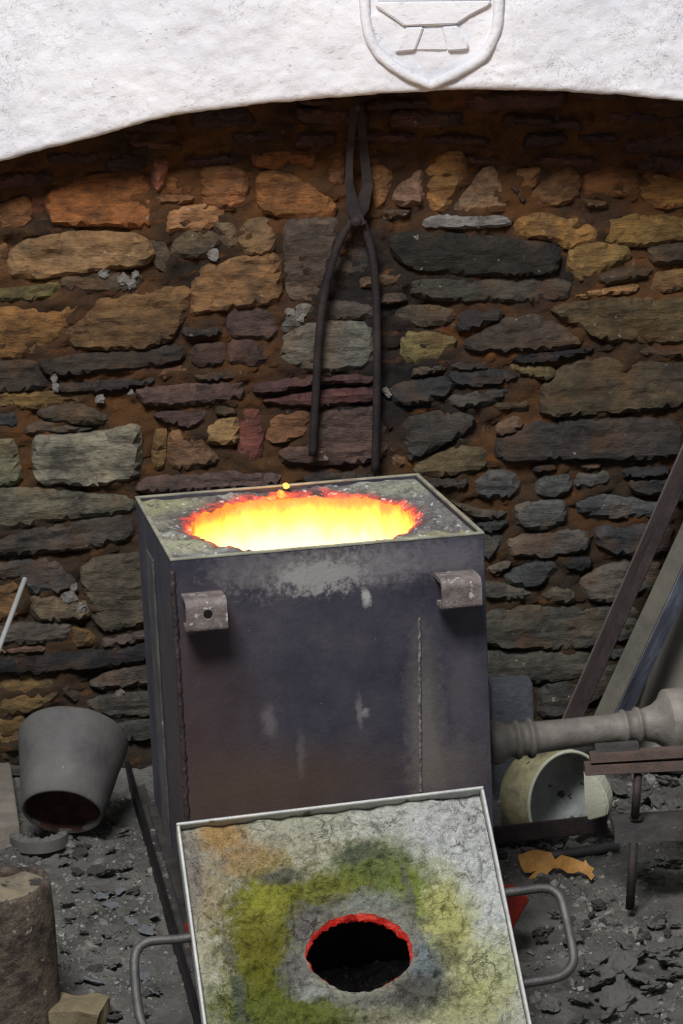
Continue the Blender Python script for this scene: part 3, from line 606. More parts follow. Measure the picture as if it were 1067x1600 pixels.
def ring_slab(cx, cy, rect, hr, zf, NA=220, NR=26, corners=True, pw=1.0):
    angs = sorted([2 * PI * k / NA for k in range(NA)] + [math.atan2(y - cy, x - cx) % (2 * PI) for x in rect[:2] for y in rect[2:]])
    V = []; Fc = []; heat = []; n = len(angs)
    for j in range(NR + 1):
        u = (j / NR) ** pw
        for a in angs:
            ri = hr(a); ro = sq_r(a, cx, cy, *rect); r = ri + (ro - ri) * u
            x = cx + r * math.cos(a); y = cy + r * math.sin(a); V.append((x, y, zf(x, y, u, r - ri, a))); heat.append(math.exp(-(r - ri) / .012))
    for j in range(NR):
        for k in range(n): Fc.append((j * n + k, j * n + (k + 1) % n, (j + 1) * n + (k + 1) % n, (j + 1) * n + k))
    return V, Fc, heat, angs
ZT_ = FB + FH
def ztop(x, y, u, dr, a):
    edge = min(1, (1 - u) * 12)
    return ZT_ - .0015 - .010 * math.exp(-dr / .014) + edge * (.006 * fbm((x * 26, y * 26, 3), 5) + .004 * noise.noise(Vector((x * 90, y * 90, 1)))) - (.004 if u < .999 else .006)
V, Fc, heat, fangs = ring_slab(hcx, hcy, (pt, FW - pt, pt, FD - pt), lambda a: hole_rs(a) * (1 + .035 * noise.noise(Vector((math.cos(a) * 4, math.sin(a) * 4, .5)))), ztop)
t = NT('furnace_refractory')
base = t.ramp(t.noise(22, 6, .7), [(.34, srgb((66, 62, 64))), (.5, srgb((122, 117, 116))), (.66, srgb((170, 166, 156)))])
def tb(px, py, rx, ry, c, soft=.5, brk=.3, amt=1): p = fl_top(px, py); return ((p.x, p.y, ZT_), (rx, ry, .3), srgb(c), soft, brk, amt)
base = t.blobs(base, [tb(280, 845, .09, .05, (176, 174, 140), .6, .4, .9), tb(250, 790, .06, .10, (172, 170, 122), .6, .5, .8), tb(650, 840, .12, .035, (176, 172, 112), .6, .4, .9), tb(640, 755, .10, .05, (160, 162, 138), .6, .5, .8), tb(380, 757, .1, .03, (166, 166, 130), .6, .5, .8),
   tb(700, 800, .05, .10, (112, 108, 104), .6, .5, .8), tb(285, 800, .05, .06, (104, 98, 100), .5, .6, .8)], .02, 30)
base = t.mix(t.map(t.noise(48, 6, .8), .52, .62, 0, .75), base, srgb((74, 69, 70)))
hrx = (max(p.x for p in hc) - min(p.x for p in hc)) / 2; hry = (max(p.y for p in hc) - min(p.y for p in hc)) / 2
hv = t.map(t.vmath('LENGTH', t.vmath('DIVIDE', t.vmath('SUBTRACT', t.tc, (hcx, hcy, ZT_)), (hrx, hry, 9))), 1.22, .97)
base = t.mix(t.map(hv, .12, .6, 0, .8), base, srgb((78, 58, 60)))
base = t.mix(t.map(t.noise(110, 3, .6), .61, .66, 0, .85), base, srgb((215, 214, 210)))
t.bump(t.noise(90, 6, .75), .9, .008)
hn = t.math('MULTIPLY', hv, t.map(t.noise(35, 4, .6), .3, .65, .25, 1.3))
t.l.new(t.ramp(hn, [(.30, (0, 0, 0, 1)), (.55, (.5, .02, .005, 1)), (.8, (1, .10, .01, 1)), (1, (1, .35, .03, 1))]), t.b.inputs['Emission Color'])
t.b.inputs['Emission Strength'].default_value = 1.3
FREF = t.out(base, .75, 0, .4)
reft = link('refractory_top', V, Fc, FREF, furnace, smooth=True, attrs={'heat': heat}); reft['label'] = 'pale crusted refractory around the hole'
# --- glowing chamber
t = NT('white_hot_chamber')
sp = t.n.new('ShaderNodeSeparateXYZ'); t.l.new(t.tc, sp.inputs[0])
dep = t.math('SUBTRACT', ZT_ - .012, sp.outputs[2])
dep = t.math('ADD', dep, t.math('MULTIPLY', t.math('SUBTRACT', t.noise(32, 5, .65, vec=t.scale_vec((1, 1, .6))), .5), .05))
em = t.ramp(t.math('MULTIPLY', dep, 8.0), [(0.0, (.3, .015, .003, 1)), (.09, (.85, .08, .008, 1)), (.2, (1, .26, .02, 1)), (.36, (1, .42, .05, 1)), (.6, (1, .56, .12, 1)), (1, (1, .64, .19, 1))])
st = t.map(t.math('MULTIPLY', dep, 8.0), 0, .55, .8, 6.0)
t.l.new(em, t.b.inputs['Emission Color']); t.l.new(st, t.b.inputs['Emission Strength'])
t.bump(t.noise(60, 5, .7), .6, .01)
HOT = t.out(srgb((150, 110, 80)), .9, 0, .2)
V = []; Fc = []; n = len(fangs); NZ = 22
for j in range(NZ + 1):
    d = .26 * (j / NZ) ** 1.6
    for a in fangs:
        r = hole_rs(a) * (1 + .035 * noise.noise(Vector((math.cos(a) * 4, math.sin(a) * 4, .5)))) * (1 + .03 * min(1, d / .05)) + (.006 * fbm((math.cos(a) * 5, math.sin(a) * 5, d * 30), 4) if j else 0)
        x = hcx + r * math.cos(a); y = hcy + r * math.sin(a)
        z = ztop(x, y, 0, 0, a) if j == 0 else ZT_ - .014 - d
        V.append((x, y, z))
for j in range(NZ):
    for k in range(n): Fc.append((j * n + k, j * n + (k + 1) % n, (j + 1) * n + (k + 1) % n, (j + 1) * n + k))
V.append((hcx, hcy, V[-1][2])); c_ = len(V) - 1
for k in range(n): Fc.append((NZ * n + k, NZ * n + (k + 1) % n, c_))
ch = link('glowing_chamber', V, Fc, HOT, furnace, smooth=True); ch['label'] = 'white hot glowing furnace chamber'
# glowing clinker lumps on the far rim
t = NT('glowing_ember'); t.l.new(t.ramp(t.noise(60, 3, .6), [(.35, (1, .2, .02, 1)), (.6, (1, .62, .12, 1))]), t.b.inputs['Emission Color']); t.b.inputs['Emission Strength'].default_value = 1.6
EMBER = t.out(srgb((120, 60, 30)), .9)
for px, py, r, hgt in ((440, 772, .007, .004), (447, 761, .005, .006)):
    p = fl_top(px, py); b = bmesh.new(); bmesh.ops.create_icosphere(b, subdivisions=2, radius=r)
    for v in b.verts: v.co += Vector(noise.noise_vector(v.co * 150 + Vector((px, py, 0)))) * r * .5
    bmesh.ops.translate(b, verts=b.verts[:], vec=(p.x, p.y, ZT_ - .004 + hgt)); bmlink('ember', b, EMBER, furnace, True)
# --- channel brackets
BRK = rough_mat('scaled_bracket_steel', [(86, 74, 72), (116, 104, 100), (138, 130, 126)], 40, .7, .2, .6, 110, speck=((175, 172, 168), .6, 70))
def bracket(pxs, hole):
    xl = fl_front(pxs[0], pxs[2]).x; xr = fl_front(pxs[1], pxs[2]).x; dp = .05
    # visible front face lies dp in front of the panel
    p0 = FM @ Vector((0, -dp, 0))
    tl = FMi @ at_plane(pxs[0], pxs[2], p0, fn); br = FMi @ at_plane(pxs[1], pxs[3], p0, fn)
    xl, xr = tl.x, br.x; zt = tl.z + .004; zb = br.z; th = .006
    w2 = xr - xl
    root = bpy.data.objects.new('bracket', None)
    b = bmesh.new()
    prof_o = []; R_ = .012
    prof_o = [(0, zt)] + [(-dp + R_ - R_ * math.sin(q), zt - R_ + R_ * math.cos(q)) for q in np.linspace(0, PI / 2, 6)]
    prof_o += [(-dp + R_ * .4 - R_ * .4 * math.cos(q), zb + R_ * .4 - R_ * .4 * math.sin(q)) for q in np.linspace(0, PI / 2, 4)] + [(-.012, zb)]
    prof_i = [(-.012, zb + th), (-dp + th, zb + th), (-dp + th, zt - th - .004), (-dp + th + .004, zt - th), (0, zt - th)]
    pr = prof_o + prof_i; n = len(pr)
    va = [b.verts.new((xl, y, z)) for y, z in pr]; vb = [b.verts.new((xr, y, z)) for y, z in pr]
    b.faces.new(va); b.faces.new(vb[::-1])
    for k in range(n): b.faces.new((va[k], vb[k], vb[(k + 1) % n], va[(k + 1) % n]))
    br_ = bmlink('bracket', b, BRK, furnace)
    if hole:
        p = FMi @ at_plane(hole[0], hole[1], p0, fn)
        V, Fc = lathe_vf([(.0098, 0), (.0078, .0006), (.0062, .0), (.0058, -.004)], 20); k0 = len(V)
        V = [(p.x + v.x, -dp - v.z - .0002, p.z + v.y) for v in V]
        r = link('painted_bolt_hole', V, Fc, BRK, br_, smooth=True)
        V, Fc = lathe_vf([(.0062, 0), (.0001, 0.0)], 20); V = [(p.x + v.x, -dp - .0003, p.z + v.y) for v in V]
        link('painted_bolt_hole', V, Fc, rough_mat('painted_hole_shade', [(8, 7, 7), (12, 11, 11)], 20, .9, 0, .1, 50), br_)  # flat black disc on the solid front, painting the hole's dark inside
bracket((290, 357, 945, 984), (325, 960))
bracket((690, 754, 912, 948), None)

# ================================================================ LID
LT = at_y(275, 1285, 3.612)
bL, tauL, eL, LW, LL = math.radians(7.4), math.radians(45), .034, .442, .43
e1 = Vector((math.cos(bL), math.sin(bL), eL)).normalized()
e2 = Vector((math.sin(bL) * math.cos(tauL), -math.cos(bL) * math.cos(tauL), -math.sin(tauL))); e2 = (e2 - e1 * e1.dot(e2)).normalized()
en = e2.cross(e1).normalized()
if en.z < 0: en = -en
LM = Matrix((e1, -e2, en)).transposed().to_4x4(); LM.translation = LT; LMi = LM.inverted()   # local x right, y up the slope, z out of the hot face
def ll(px, py, off=0.0): return LMi @ at_plane(px, py, LT + en * off, en)
lid = thing('furnace_lid', 'square refractory-filled furnace lid with a round hole leaning on the furnace front', 'furnace lid', LM)
th = .048
def strap(name, x0, x1, y0, y1, mat=LIDSTEEL): return bmlink(name, box_bm(x0, x1, y0, y1, -th, 0, .0012), mat, lid)
strap('frame_bar', 0, LW, -.005, 0); strap('frame_bar', 0, LW, -LL, -LL + .005); strap('frame_bar', 0, .005, -LL + .005, -.005); strap('frame_bar', LW - .005, LW, -LL + .005, -.005)
lhc = [ll(x, y, -.008) for x, y in ((474, 1484), (484, 1458), (510, 1436), (545, 1424), (575, 1423), (610, 1434), (637, 1456), (650, 1482), (640, 1508), (612, 1528), (585, 1540), (555, 1546), (520, 1534), (490, 1512))]
lcx = (min(p.x for p in lhc) + max(p.x for p in lhc)) / 2; lcy = (min(p.y for p in lhc) + max(p.y for p in lhc)) / 2
lang = sorted([(math.atan2(p.y - lcy, p.x - lcx) % (2 * PI), math.hypot(p.x - lcx, p.y - lcy)) for p in lhc])
lA = np.array([h[0] for h in lang]); lR = np.array([h[1] for h in lang])
def lhr(a): return sum(float(np.interp((a + d_) % (2 * PI), lA, lR, period=2 * PI)) for d_ in (-.3, -.15, 0, .15, .3)) / 5 * (1 + .03 * noise.noise(Vector((math.cos(a) * 6, math.sin(a) * 6, 8))))
def zlid(x, y, u, dr, a):
    edge = min(1, (1 - u) * 14)
    k_ = 1 - math.exp(-dr / .012); z = -.011 + .007 * fbm((x * 13, y * 13, 5), 4) + (.014 * fbm((x * 38, y * 38, 9), 5) + .011 * abs(noise.noise(Vector((x * 55, y * 55, 2)))) + .004 * noise.noise(Vector((x * 130, y * 130, 6)))) * edge * k_
    z -= .010 * math.exp(-dr / .02)
    if y > -.03: z -= .012 * max(0, (y + .022) / .02) * (.55 + .9 * noise.noise(Vector((x * 38, 3, 1))))
    return min(z, -.001) if u > .97 else z
V, Fc, heat, langs = ring_slab(lcx, lcy, (.006, LW - .006, -LL + .006, -.006), lhr, zlid, 360, 90)
t = NT('lid_refractory')
base = t.ramp(t.noise(24, 6, .7), [(.3, srgb((160, 154, 132))), (.5, srgb((208, 202, 174))), (.7, srgb((226, 222, 200)))])
def lb(px, py, rx, ry, c, soft=.5, brk=.3, amt=1, k=1.0): p = ll(px, py, -.01); return ((p.x, p.y, 0), (rx, ry, 1), srgb(c, k), soft, brk, amt)
items = [
  lb(740, 1420, .13, .17, (236, 237, 232), .5, .3, .95), lb(600, 1275, .14, .03, (228, 228, 216), .6, .4, .85), lb(720, 1280, .07, .05, (226, 226, 222), .6, .4, .85),
  lb(330, 1330, .06, .07, (184, 178, 164), .6, .4, .8), lb(345, 1305, .035, .03, (212, 172, 110), .6, .5, .9), lb(395, 1345, .045, .03, (198, 162, 108), .6, .5, .8), lb(330, 1400, .025, .05, (196, 178, 140), .6, .5, .8), lb(300, 1370, .012, .06, (150, 138, 132), .6, .5, .7),
  lb(480, 1290, .07, .03, (200, 196, 170), .6, .4, .7), lb(690, 1440, .045, .08, (214, 212, 132), .7, .3, .95), lb(760, 1520, .06, .05, (212, 212, 140), .7, .5, .7), lb(720, 1570, .06, .04, (206, 204, 130), .7, .5, .7),
  lb(440, 1470, .085, .11, (128, 128, 46), .35, .35, .95), lb(455, 1570, .11, .07, (118, 126, 50), .4, .35, .95), lb(590, 1370, .07, .055, (126, 140, 74), .5, .35, .95), lb(520, 1400, .06, .035, (140, 142, 60), .5, .4, .9), lb(640, 1400, .02, .05, (142, 156, 60), .6, .3, .85),
  lb(415, 1405, .03, .025, (176, 176, 70), .7, .5, .9), lb(400, 1440, .025, .02, (176, 172, 76), .7, .5, .8), lb(405, 1490, .03, .05, (134, 130, 44), .6, .4, .8),
  lb(560, 1335, .035, .018, (104, 112, 92), .6, .5, .85), lb(440, 1370, .03, .012, (118, 116, 104), .6, .6, .85), lb(640, 1400, .008, .06, (128, 126, 112), .6, .5, .8), lb(375, 1560, .01, .04, (104, 108, 98), .6, .6, .8), lb(355, 1490, .008, .03, (120, 114, 98), .6, .7, .7),
  lb(562, 1487, .098, .086, (150, 146, 138), .16, .25, .9), lb(490, 1440, .035, .03, (132, 126, 124), .5, .4, .8), lb(470, 1520, .03, .03, (136, 132, 128), .5, .4, .8), lb(580, 1405, .04, .015, (170, 176, 164), .6, .4, .7),
  lb(670, 1505, .024, .035, (136, 150, 156), .6, .4, .85), lb(650, 1550, .055, .03, (100, 98, 92), .6, .4, .9), lb(700, 1490, .02, .025, (126, 122, 92), .7, .5, .75), lb(600, 1590, .05, .015, (130, 128, 100), .6, .5, .7),
  lb(500, 1545, .03, .012, (186, 190, 180), .6, .5, .8), lb(562, 1487, .076, .068, (176, 172, 150), .12, .3, .7),
]
items = [(c_, r_, k_, so_ * .62, br_ * 1.5, am_) for c_, r_, k_, so_, br_, am_ in items]
base = t.blobs(base, items, .020, 30)
fine = t.noise(85, 6, .75)
base = t.mix(1.0, base, t.ramp(fine, [(.3, (.50, .49, .47, 1)), (.48, (1.02, 1.02, 1.02, 1)), (.72, (1.28, 1.28, 1.25, 1))]), 'MULTIPLY')
base = t.mix(t.map(t.noise(60, 5, .8, vec=t.vmath('ADD', t.tc, (2, 2, 2))), .60, .66, 0, .65), base, srgb((84, 80, 70)))
ck = t.voro(34, vec=t.vmath('ADD', t.tc, t.vmath('MULTIPLY', t.noise(40, 5, .7, col=True), (.03, .03, .03))), feat='DISTANCE_TO_EDGE')
ckm = t.math('MULTIPLY', t.map(ck, .06, .0), t.map(t.noise(14, 3, .6), .52, .66))
base = t.mix(t.math('MULTIPLY', ckm, .4), base, srgb((80, 76, 66)))
t.bump(t.math('SUBTRACT', t.math('ADD', t.noise(45, 6, .75), t.math('MULTIPLY', fine, .9)), t.math('MULTIPLY', ckm, .5)), 1.0, .018)
LREF = t.out(base, .92, 0, .2)
slab = link('refractory_slab', V, Fc, LREF, lid, smooth=True); slab['label'] = 'crumbly cream and yellow-green stained refractory'
# inner wall of the hole, still red hot near the face
t = NT('red_hot_lid_hole')
sz_ = t.n.new('ShaderNodeSeparateXYZ'); t.l.new(t.tc, sz_.inputs[0])
hd = t.math('MULTIPLY', t.map(sz_.outputs[2], -.014, -.022), t.map(sz_.outputs[2], -.050, -.034, .35, 1.15)); nn = t.noise(40, 5, .7)
e_ = t.math('MULTIPLY', hd, t.map(nn, .32, .68, .2, 1.05))
t.l.new(t.ramp(e_, [(.12, (.01, .0, .0, 1)), (.4, (.35, .012, .008, 1)), (.8, (.8, .03, .02, 1)), (1, (1, .12, .07, 1))]), t.b.inputs['Emission Color']); t.b.inputs['Emission Strength'].default_value = .5
t.bump(nn, .8, .008)
REDHOT = t.out(srgb((48, 36, 34)), .9)
V = []; Fc = []; ht = []; n = len(langs); NZ = 12
for j in range(NZ + 1):
    q = j / NZ
    for a in langs:
        r = lhr(a) * (1 - .03 * math.sin(q * PI)) + (.004 * fbm((math.cos(a) * 7, math.sin(a) * 7, q * 3), 4) if j else 0)
        x = lcx + r * math.cos(a); y = lcy + r * math.sin(a)
        z0_ = zlid(x, y, 0, 0, a); z = z0_ + (-th + .001 - z0_) * q
        V.append((x, y, z)); ht.append(max(0, math.sin(min(1, q * 1.15) * PI)) ** .6 * (1.15 if q < .55 else 1.0))
for j in range(NZ):
    for k in range(n): Fc.append((j * n + k, j * n + (k + 1) % n, (j + 1) * n + (k + 1) % n, (j + 1) * n + k))
hw = link('hole_wall', V, Fc, REDHOT, lid, smooth=True, attrs={'heat': ht}); hw['label'] = 'dull red glowing rim inside the hole'
V, Fc, _, _ = ring_slab(lcx, lcy, (.005, LW - .005, -LL + .005, -.005), lhr, lambda *a: -th, 120, 2)
link('cold_face', V, Fc, BLACKOUT, lid)
# bent bar handles
def handle(pxs, rev=False):
    pts = spline([ll(x, y, -.022) for x, y in pxs], 6)
    V, Fc = tube_vf(pts, .0066, 12); return link('handle', V, Fc, STEEL, lid, smooth=True)
pa = [(776, 1397), (797, 1394), (820, 1391), (845, 1388), (862, 1390), (875, 1402), (881, 1420), (888, 1450), (894, 1480), (896, 1500), (890, 1514), (876, 1525), (855, 1531), (835, 1534), (816, 1537)]
handle(pa)
pb = [(306, 1463), (280, 1467), (250, 1469), (230, 1472), (216, 1482), (210, 1500), (211, 1530), (214, 1560), (219, 1590), (228, 1608), (245, 1616), (280, 1618), (322, 1618)]
handle(pb)

# ================================================================ THINGS ROUND THE FURNACE
def local(o, M): return M.inverted()
def tubething(name, p, q, r, mat, label, cat, n=14, r2=None):
    p, q = Vector(p), Vector(q); M = zframe(p, q - p); L = (q - p).length
    V, Fc = tube_vf([(0, 0, 0), (0, 0, .001), (0, 0, L - .001), (0, 0, L)], [r * .85, r, (r2 or r), (r2 or r) * .85], n)
    o = link(name, V, Fc, mat, None, smooth=True); o.matrix_world = M; return tag(o, label, cat)
def barthing(name, p, q, wd, ht_, mat, label, cat, hint=(0, -1, 0), bev=.0015, twist=0):
    p, q = Vector(p), Vector(q); M = zframe(p, q - p, hint) @ Matrix.Rotation(twist, 4, 'Z'); L = (q - p).length
    o = bmlink(name, box_bm(-wd / 2, wd / 2, -ht_ / 2, ht_ / 2, 0, L, bev, 2), mat); o.matrix_world = M; return tag(o, label, cat)

# ---- red feet under the furnace
for pl in ([(756, 1345), (772, 1350), (790, 1395), (826, 1403), (827, 1408), (812, 1432), (800, 1456), (790, 1510), (756, 1510)], [(345, 1395), (312, 1405), (306, 1455), (294, 1462), (294, 1466), (300, 1488), (310, 1515), (318, 1562), (345, 1562)]):
    p0_ = FM @ Vector((0, .02, 0)); P_ = [FMi @ at_plane(x, y, p0_, fn) for x, y in pl]
    o = extrude_poly(P_, (0, .05, 0), 'foot', REDPAINT, furnace, bev=.0015); o['label'] = 'red painted tapered foot'
# ---- rail and plate on the floor, left of the furnace
pA, pB = floor_at(200, 1212), floor_at(308, 1602)
d_ = (pB - pA); d_.z = 0
rail = thing('angle_iron_rail', 'long dark angle iron lying on the floor left of the furnace', 'rail', zframe(pA, pB - pA, (0, 0, 1)))
Lr = (pB - pA).length + .1
bmlink('upright_flange', box_bm(-.004, .004, -.004, .030, 0, Lr, .001), BLACKOUT, rail)
bmlink('flat_flange', box_bm(.004, .026, -.004, .002, 0, Lr, .001), STEEL, rail) 
pA2, pB2 = floor_at(226, 1262), floor_at(300, 1500)
barthing('steel_strip', pA2 + Vector((.026, 0, .004)), pB2 + Vector((.026, 0, .004)), .042, .008, STEEL, 'dusty grey steel strip between the angle iron and the furnace', 'steel strip', hint=(0, 0, 1))

# ---- crucible leaning at the left wall foot
def crucible():
    n_ = Vector((-.10, -.78, -.62)).normalized()           # narrow end looks down towards the camera
    cpt = at_y(97, 1270, 4.36); 
    M = zframe(cpt, -n_, (0, 0, 1))
    root = thing('clay_crucible', 'grey clay crucible tipped over at the left foot of the stone wall', 'crucible', M)
    r1, r2, L = .070, .096, .150
    V, Fc = lathe_vf([(r1 - .009, .035), (r1 - .007, .006), (r1 - .004, 0), (r1 - .001, .002), (r1 + .001, .008), (r1 + (r2 - r1) * .3, L * .3), (r1 + (r2 - r1) * .6, L * .6), (r2 - .002, L * .9), (r2, L), (r2 - .003, L + .006), (r2 * .85, L + .012), (r2 * .4, L + .015), (.0005, L + .016)], 56, .0012, 3)
    link('crucible_shell', V, Fc, CRUC, root, smooth=True)
    V, Fc = lathe_vf([(r1 - .006, .002), (r1 - .008, .012), (r1 - .012, .026), (r1 * .5, .034), (.0005, .037)], 48, .006, 9)
    o = link('rough_inside', V, Fc, CRUCIN, root, smooth=True); o['label'] = 'burnt brown rough inside of the crucible'
crucible()
# ---- broken curved shard in front of it
c0 = floor_at(64, 1318)
V = []; Fc = []; n = 22
for k in range(n + 1):
    a = math.radians(192 + 150 * k / n); r_ = .052 * (1 + .02 * noise.noise(Vector((k * .4, 0, 0)))); wi = .013 + .006 * noise.noise(Vector((k * .7, 2, 0)))
    if k in (0, n): wi = .004
    for (rr, zz_) in ((r_, .002), (r_, .022), (r_ - wi, .026 + .008 * noise.noise(Vector((k * .9, 5, 1)))), (r_ - wi, .004)):
        V.append(c0 + Vector((rr * math.cos(a), rr * math.sin(a) * 1.15, zz_)))
for k in range(n):
    for q in range(4): Fc.append((k * 4 + q, k * 4 + (q + 1) % 4, k * 4 + 4 + (q + 1) % 4, k * 4 + 4 + q))
Fc += [(0, 1, 2, 3), (n * 4 + 3, n * 4 + 2, n * 4 + 1, n * 4)]
tag(link('crucible_shard', V, Fc, CRUC, smooth=False, origin=c0), 'curved broken crucible shard lying before the tipped crucible', 'shard')
# ---- flat block at the left edge
bl = at_z(30, 1290, .035); tp = at_z(6, 1122, .035)
dirv = (tp - bl); dirv.z = 0
M = frame(bl - Vector((0, 0, .035)), dirv, z=(0, 0, 1))
o = bmlink('firebrick_slab', box_bm(0, dirv.length, 0, .11, -.008, .035, .002, 2), BRICK); o.matrix_world = M
tag(o, 'grey firebrick slab at the left edge beside the tipped crucible', 'firebrick')
# ---- rusty crusted can at the lower left
cc = floor_at(0, 1600); cc = at_y(11, 1480, 3.66); cc.z = fz(cc.x, cc.y)
M = Matrix.Translation(cc) @ Matrix.Rotation(math.radians(-2.5), 4, 'Y')
can = thing('iron_pot', 'rusty slag-crusted iron pot standing in the lower left corner', 'pot', M)
topz = at_y(30, 1385, 3.66).z - cc.z; rc = .0765
V, Fc = lathe_vf([(rc * .93, -.02), (rc * .96, topz * .3), (rc, topz * .7), (rc * 1.02, topz - .004), (rc * .99, topz + .004), (rc * .93, topz + .004), (rc * .92, topz - .012)], 60, .004, 5)
link('pot_body', V, Fc, RUSTCAN, can, smooth=True)
V, Fc = lathe_vf([(rc * .96, topz - .008)] + [(rc * .96 * q, topz + .002 - .008 * math.sin(q * 3)) for q in (.85, .7, .55, .4, .25, .1, .01)], 48, .012, 12)
o = link('ash_crust', V, Fc, CANTOP, can, smooth=True); o['label'] = 'pale ash crust filling the pot'
# ---- tan block beside it
M = frame(floor_at(118, 1612), (1, .25, 0), z=(0, 0, 1))
a_ = floor_at(118, 1590); M.translation = a_
o = bmlink('broken_brick', box_bm(-.03, .045, -.03, .03, -.012, .022, sub=7, jit=.007), TANBRICK); o.matrix_world = M @ Matrix.Rotation(-.45, 4, 'Z')
tag(o, 'tan broken brick half hidden behind the rusty pot', 'brick')
# ---- pale rod at the left
tubething('metal_rod', at_y(-160, 1440, 4.05), at_y(39, 904, 4.69), .0048, ALROD, 'thin pale metal rod leaning against the stone wall at far left', 'rod')
# ---- tongs on the wall
ty = WY - .045
piv = at_y(556, 345, ty)
TIRON = rough_mat('sooty_tong_iron', [(30, 26, 27), (44, 37, 37), (58, 48, 46)], 22, .75, .15, .4, 120)
tongs = thing('blacksmith_tongs', 'long dark iron tongs hanging on the stone wall above the furnace', 'tongs', loc=piv)
def tp_(px, py, dy=0): return at_y(px, py, ty + dy) - piv
def rein(name, pts, r, mat=TIRON):
    V, Fc = tube_vf(spline(pts, 6), r, 10); return link(name, V, Fc, mat, tongs, smooth=True)
rein('rein', [tp_(549, 345), tp_(533, 372), tp_(519, 410), tp_(506, 465), tp_(498, 530), tp_(493, 620), tp_(488, 712)], .0075)
rein('rein', [tp_(566, 345, .012), tp_(576, 375, .012), tp_(584, 415, .01), tp_(588, 480, .008), tp_(589, 560), tp_(588, 650), tp_(586, 736)], .0075)
def flatbar(name, pxl, wd, tk, dy):
    P_ = [tp_(x, y, dy) for x, y in pxl]; V = []; Fc = []
    for i, p in enumerate(P_):
        d = (P_[min(i + 1, len(P_) - 1)] - P_[max(i - 1, 0)]).normalized(); s = d.cross(Vector((0, 1, 0))).normalized(); ww = wd[i] / 2
        V += [p - s * ww + Vector((0, -tk, 0)), p + s * ww + Vector((0, -tk, 0)), p + s * ww + Vector((0, tk, 0)), p - s * ww + Vector((0, tk, 0))]
    for i in range(len(P_) - 1):
        for k in range(4): Fc.append((i * 4 + k, i * 4 + (k + 1) % 4, i * 4 + 4 + (k + 1) % 4, i * 4 + 4 + k))
    Fc += [(0, 1, 2, 3), tuple(len(V) - 4 + k for k in (3, 2, 1, 0))]
    return link(name, V, Fc, TIRON, tongs)
flatbar('jaw', [(563, 352), (551, 322), (545, 285), (546, 245), (550, 200), (554, 165)], [.02, .022, .014, .012, .012, .012], .005, -.006)
flatbar('jaw', [(549, 352), (566, 322), (574, 290), (570, 250), (566, 205), (562, 165)], [.02, .024, .018, .016, .014, .012], .005, .008)
V, Fc = lathe_vf([(.0002, -.018), (.007, -.017), (.010, -.012), (.010, .012), (.0002, .013)], 18); V = [(v.x, v.z, v.y) for v in V]
link('rivet', V, Fc, TIRON, tongs, smooth=True)
V, Fc = tube_vf([tp_(558, 172, .05), tp_(558, 172, -.012), tp_(558, 166, -.022)], .005, 8)
tag(link('wall_hook', [v + piv for v in V], Fc, IRON, smooth=True, origin=at_y(558, 172, WY)), 'small dark iron hook holding the tongs in the shade', 'hook')

# ---- leaning bars on the right
b1a, b1b = at_y(885, 1142, 4.60), at_y(1150, 540, 4.68)
root = thing('angle_bar', 'thin brown angle bar leaning furthest left of the bars by the wall', 'bar', zframe(b1a, b1b - b1a))
L1 = (b1b - b1a).length
root.matrix_world = root.matrix_world @ Matrix.Rotation(math.radians(35), 4, 'Z')
bmlink('angle_bar_flange', box_bm(-.012, .012, -.012, -.008, 0, L1, .0008), rough_mat('brown_bar_steel', [(70, 62, 60), (92, 82, 78), (106, 92, 86)], 14, .65, .2, .3, 100, stretch=(1, 1, .3)), root)
bmlink('angle_bar_flange', box_bm(-.012, -.008, -.008, .014, 0, L1, .0008), IRON, root)
b2a, b2b = at_y(950, 1130, 4.50), at_y(1190, 610, 4.545)
M = zframe(b2a, b2b - b2a) @ Matrix.Rotation(math.radians(-50), 4, 'Z'); L2 = (b2b - b2a).length
sqr = thing('square_bar', 'thick square steel bar with one worn bluish face, leaning by the wall', 'bar', M)
wv = .021
b = box_bm(-wv, wv, -wv, wv, 0, L2, .002, 2); bmlink('bar_body', b, OLIVE, sqr)
bmlink('worn_face', box_bm(-wv - .0012, -wv + .0005, -wv + .001, wv - .001, .0, L2), BLUESTEEL, sqr)
b3a, b3b = at_y(1030, 1190, 4.64), at_y(1152, 800, 4.655)
M = zframe(b3a, b3b - b3a); L3 = (b3b - b3a).length
V, Fc = lathe_vf([(.052, 0), (.0625, 0), (.064, .01), (.063, L3 * .4), (.064, L3 - .01), (.062, L3), (.052, L3), (.052, 0)], 48, .0022, 4)
o = link('concrete_pipe', V, Fc, PLANKSTONE, smooth=True); o.matrix_world = M
tag(o, 'wide dusty grey pipe leaning at the right edge behind the burner', 'pipe')
# ---- steel block behind the burner
p = at_y(800, 1068, 4.52); zt = p.z
o = bmlink('steel_block', box_bm(-.036, .036, 0, .05, -.01, zt, .003, 2, jit=0), rough_mat('blue_grey_block_steel', [(70, 70, 76), (88, 90, 96), (104, 104, 108)], 18, .55, .35, .5, 90))
o.matrix_world = Matrix.Translation((p.x, 4.52, 0)) @ Matrix.Rotation(.05, 4, 'Z')
tag(o, 'upright blue-grey steel block between furnace and wall behind the burner', 'block')

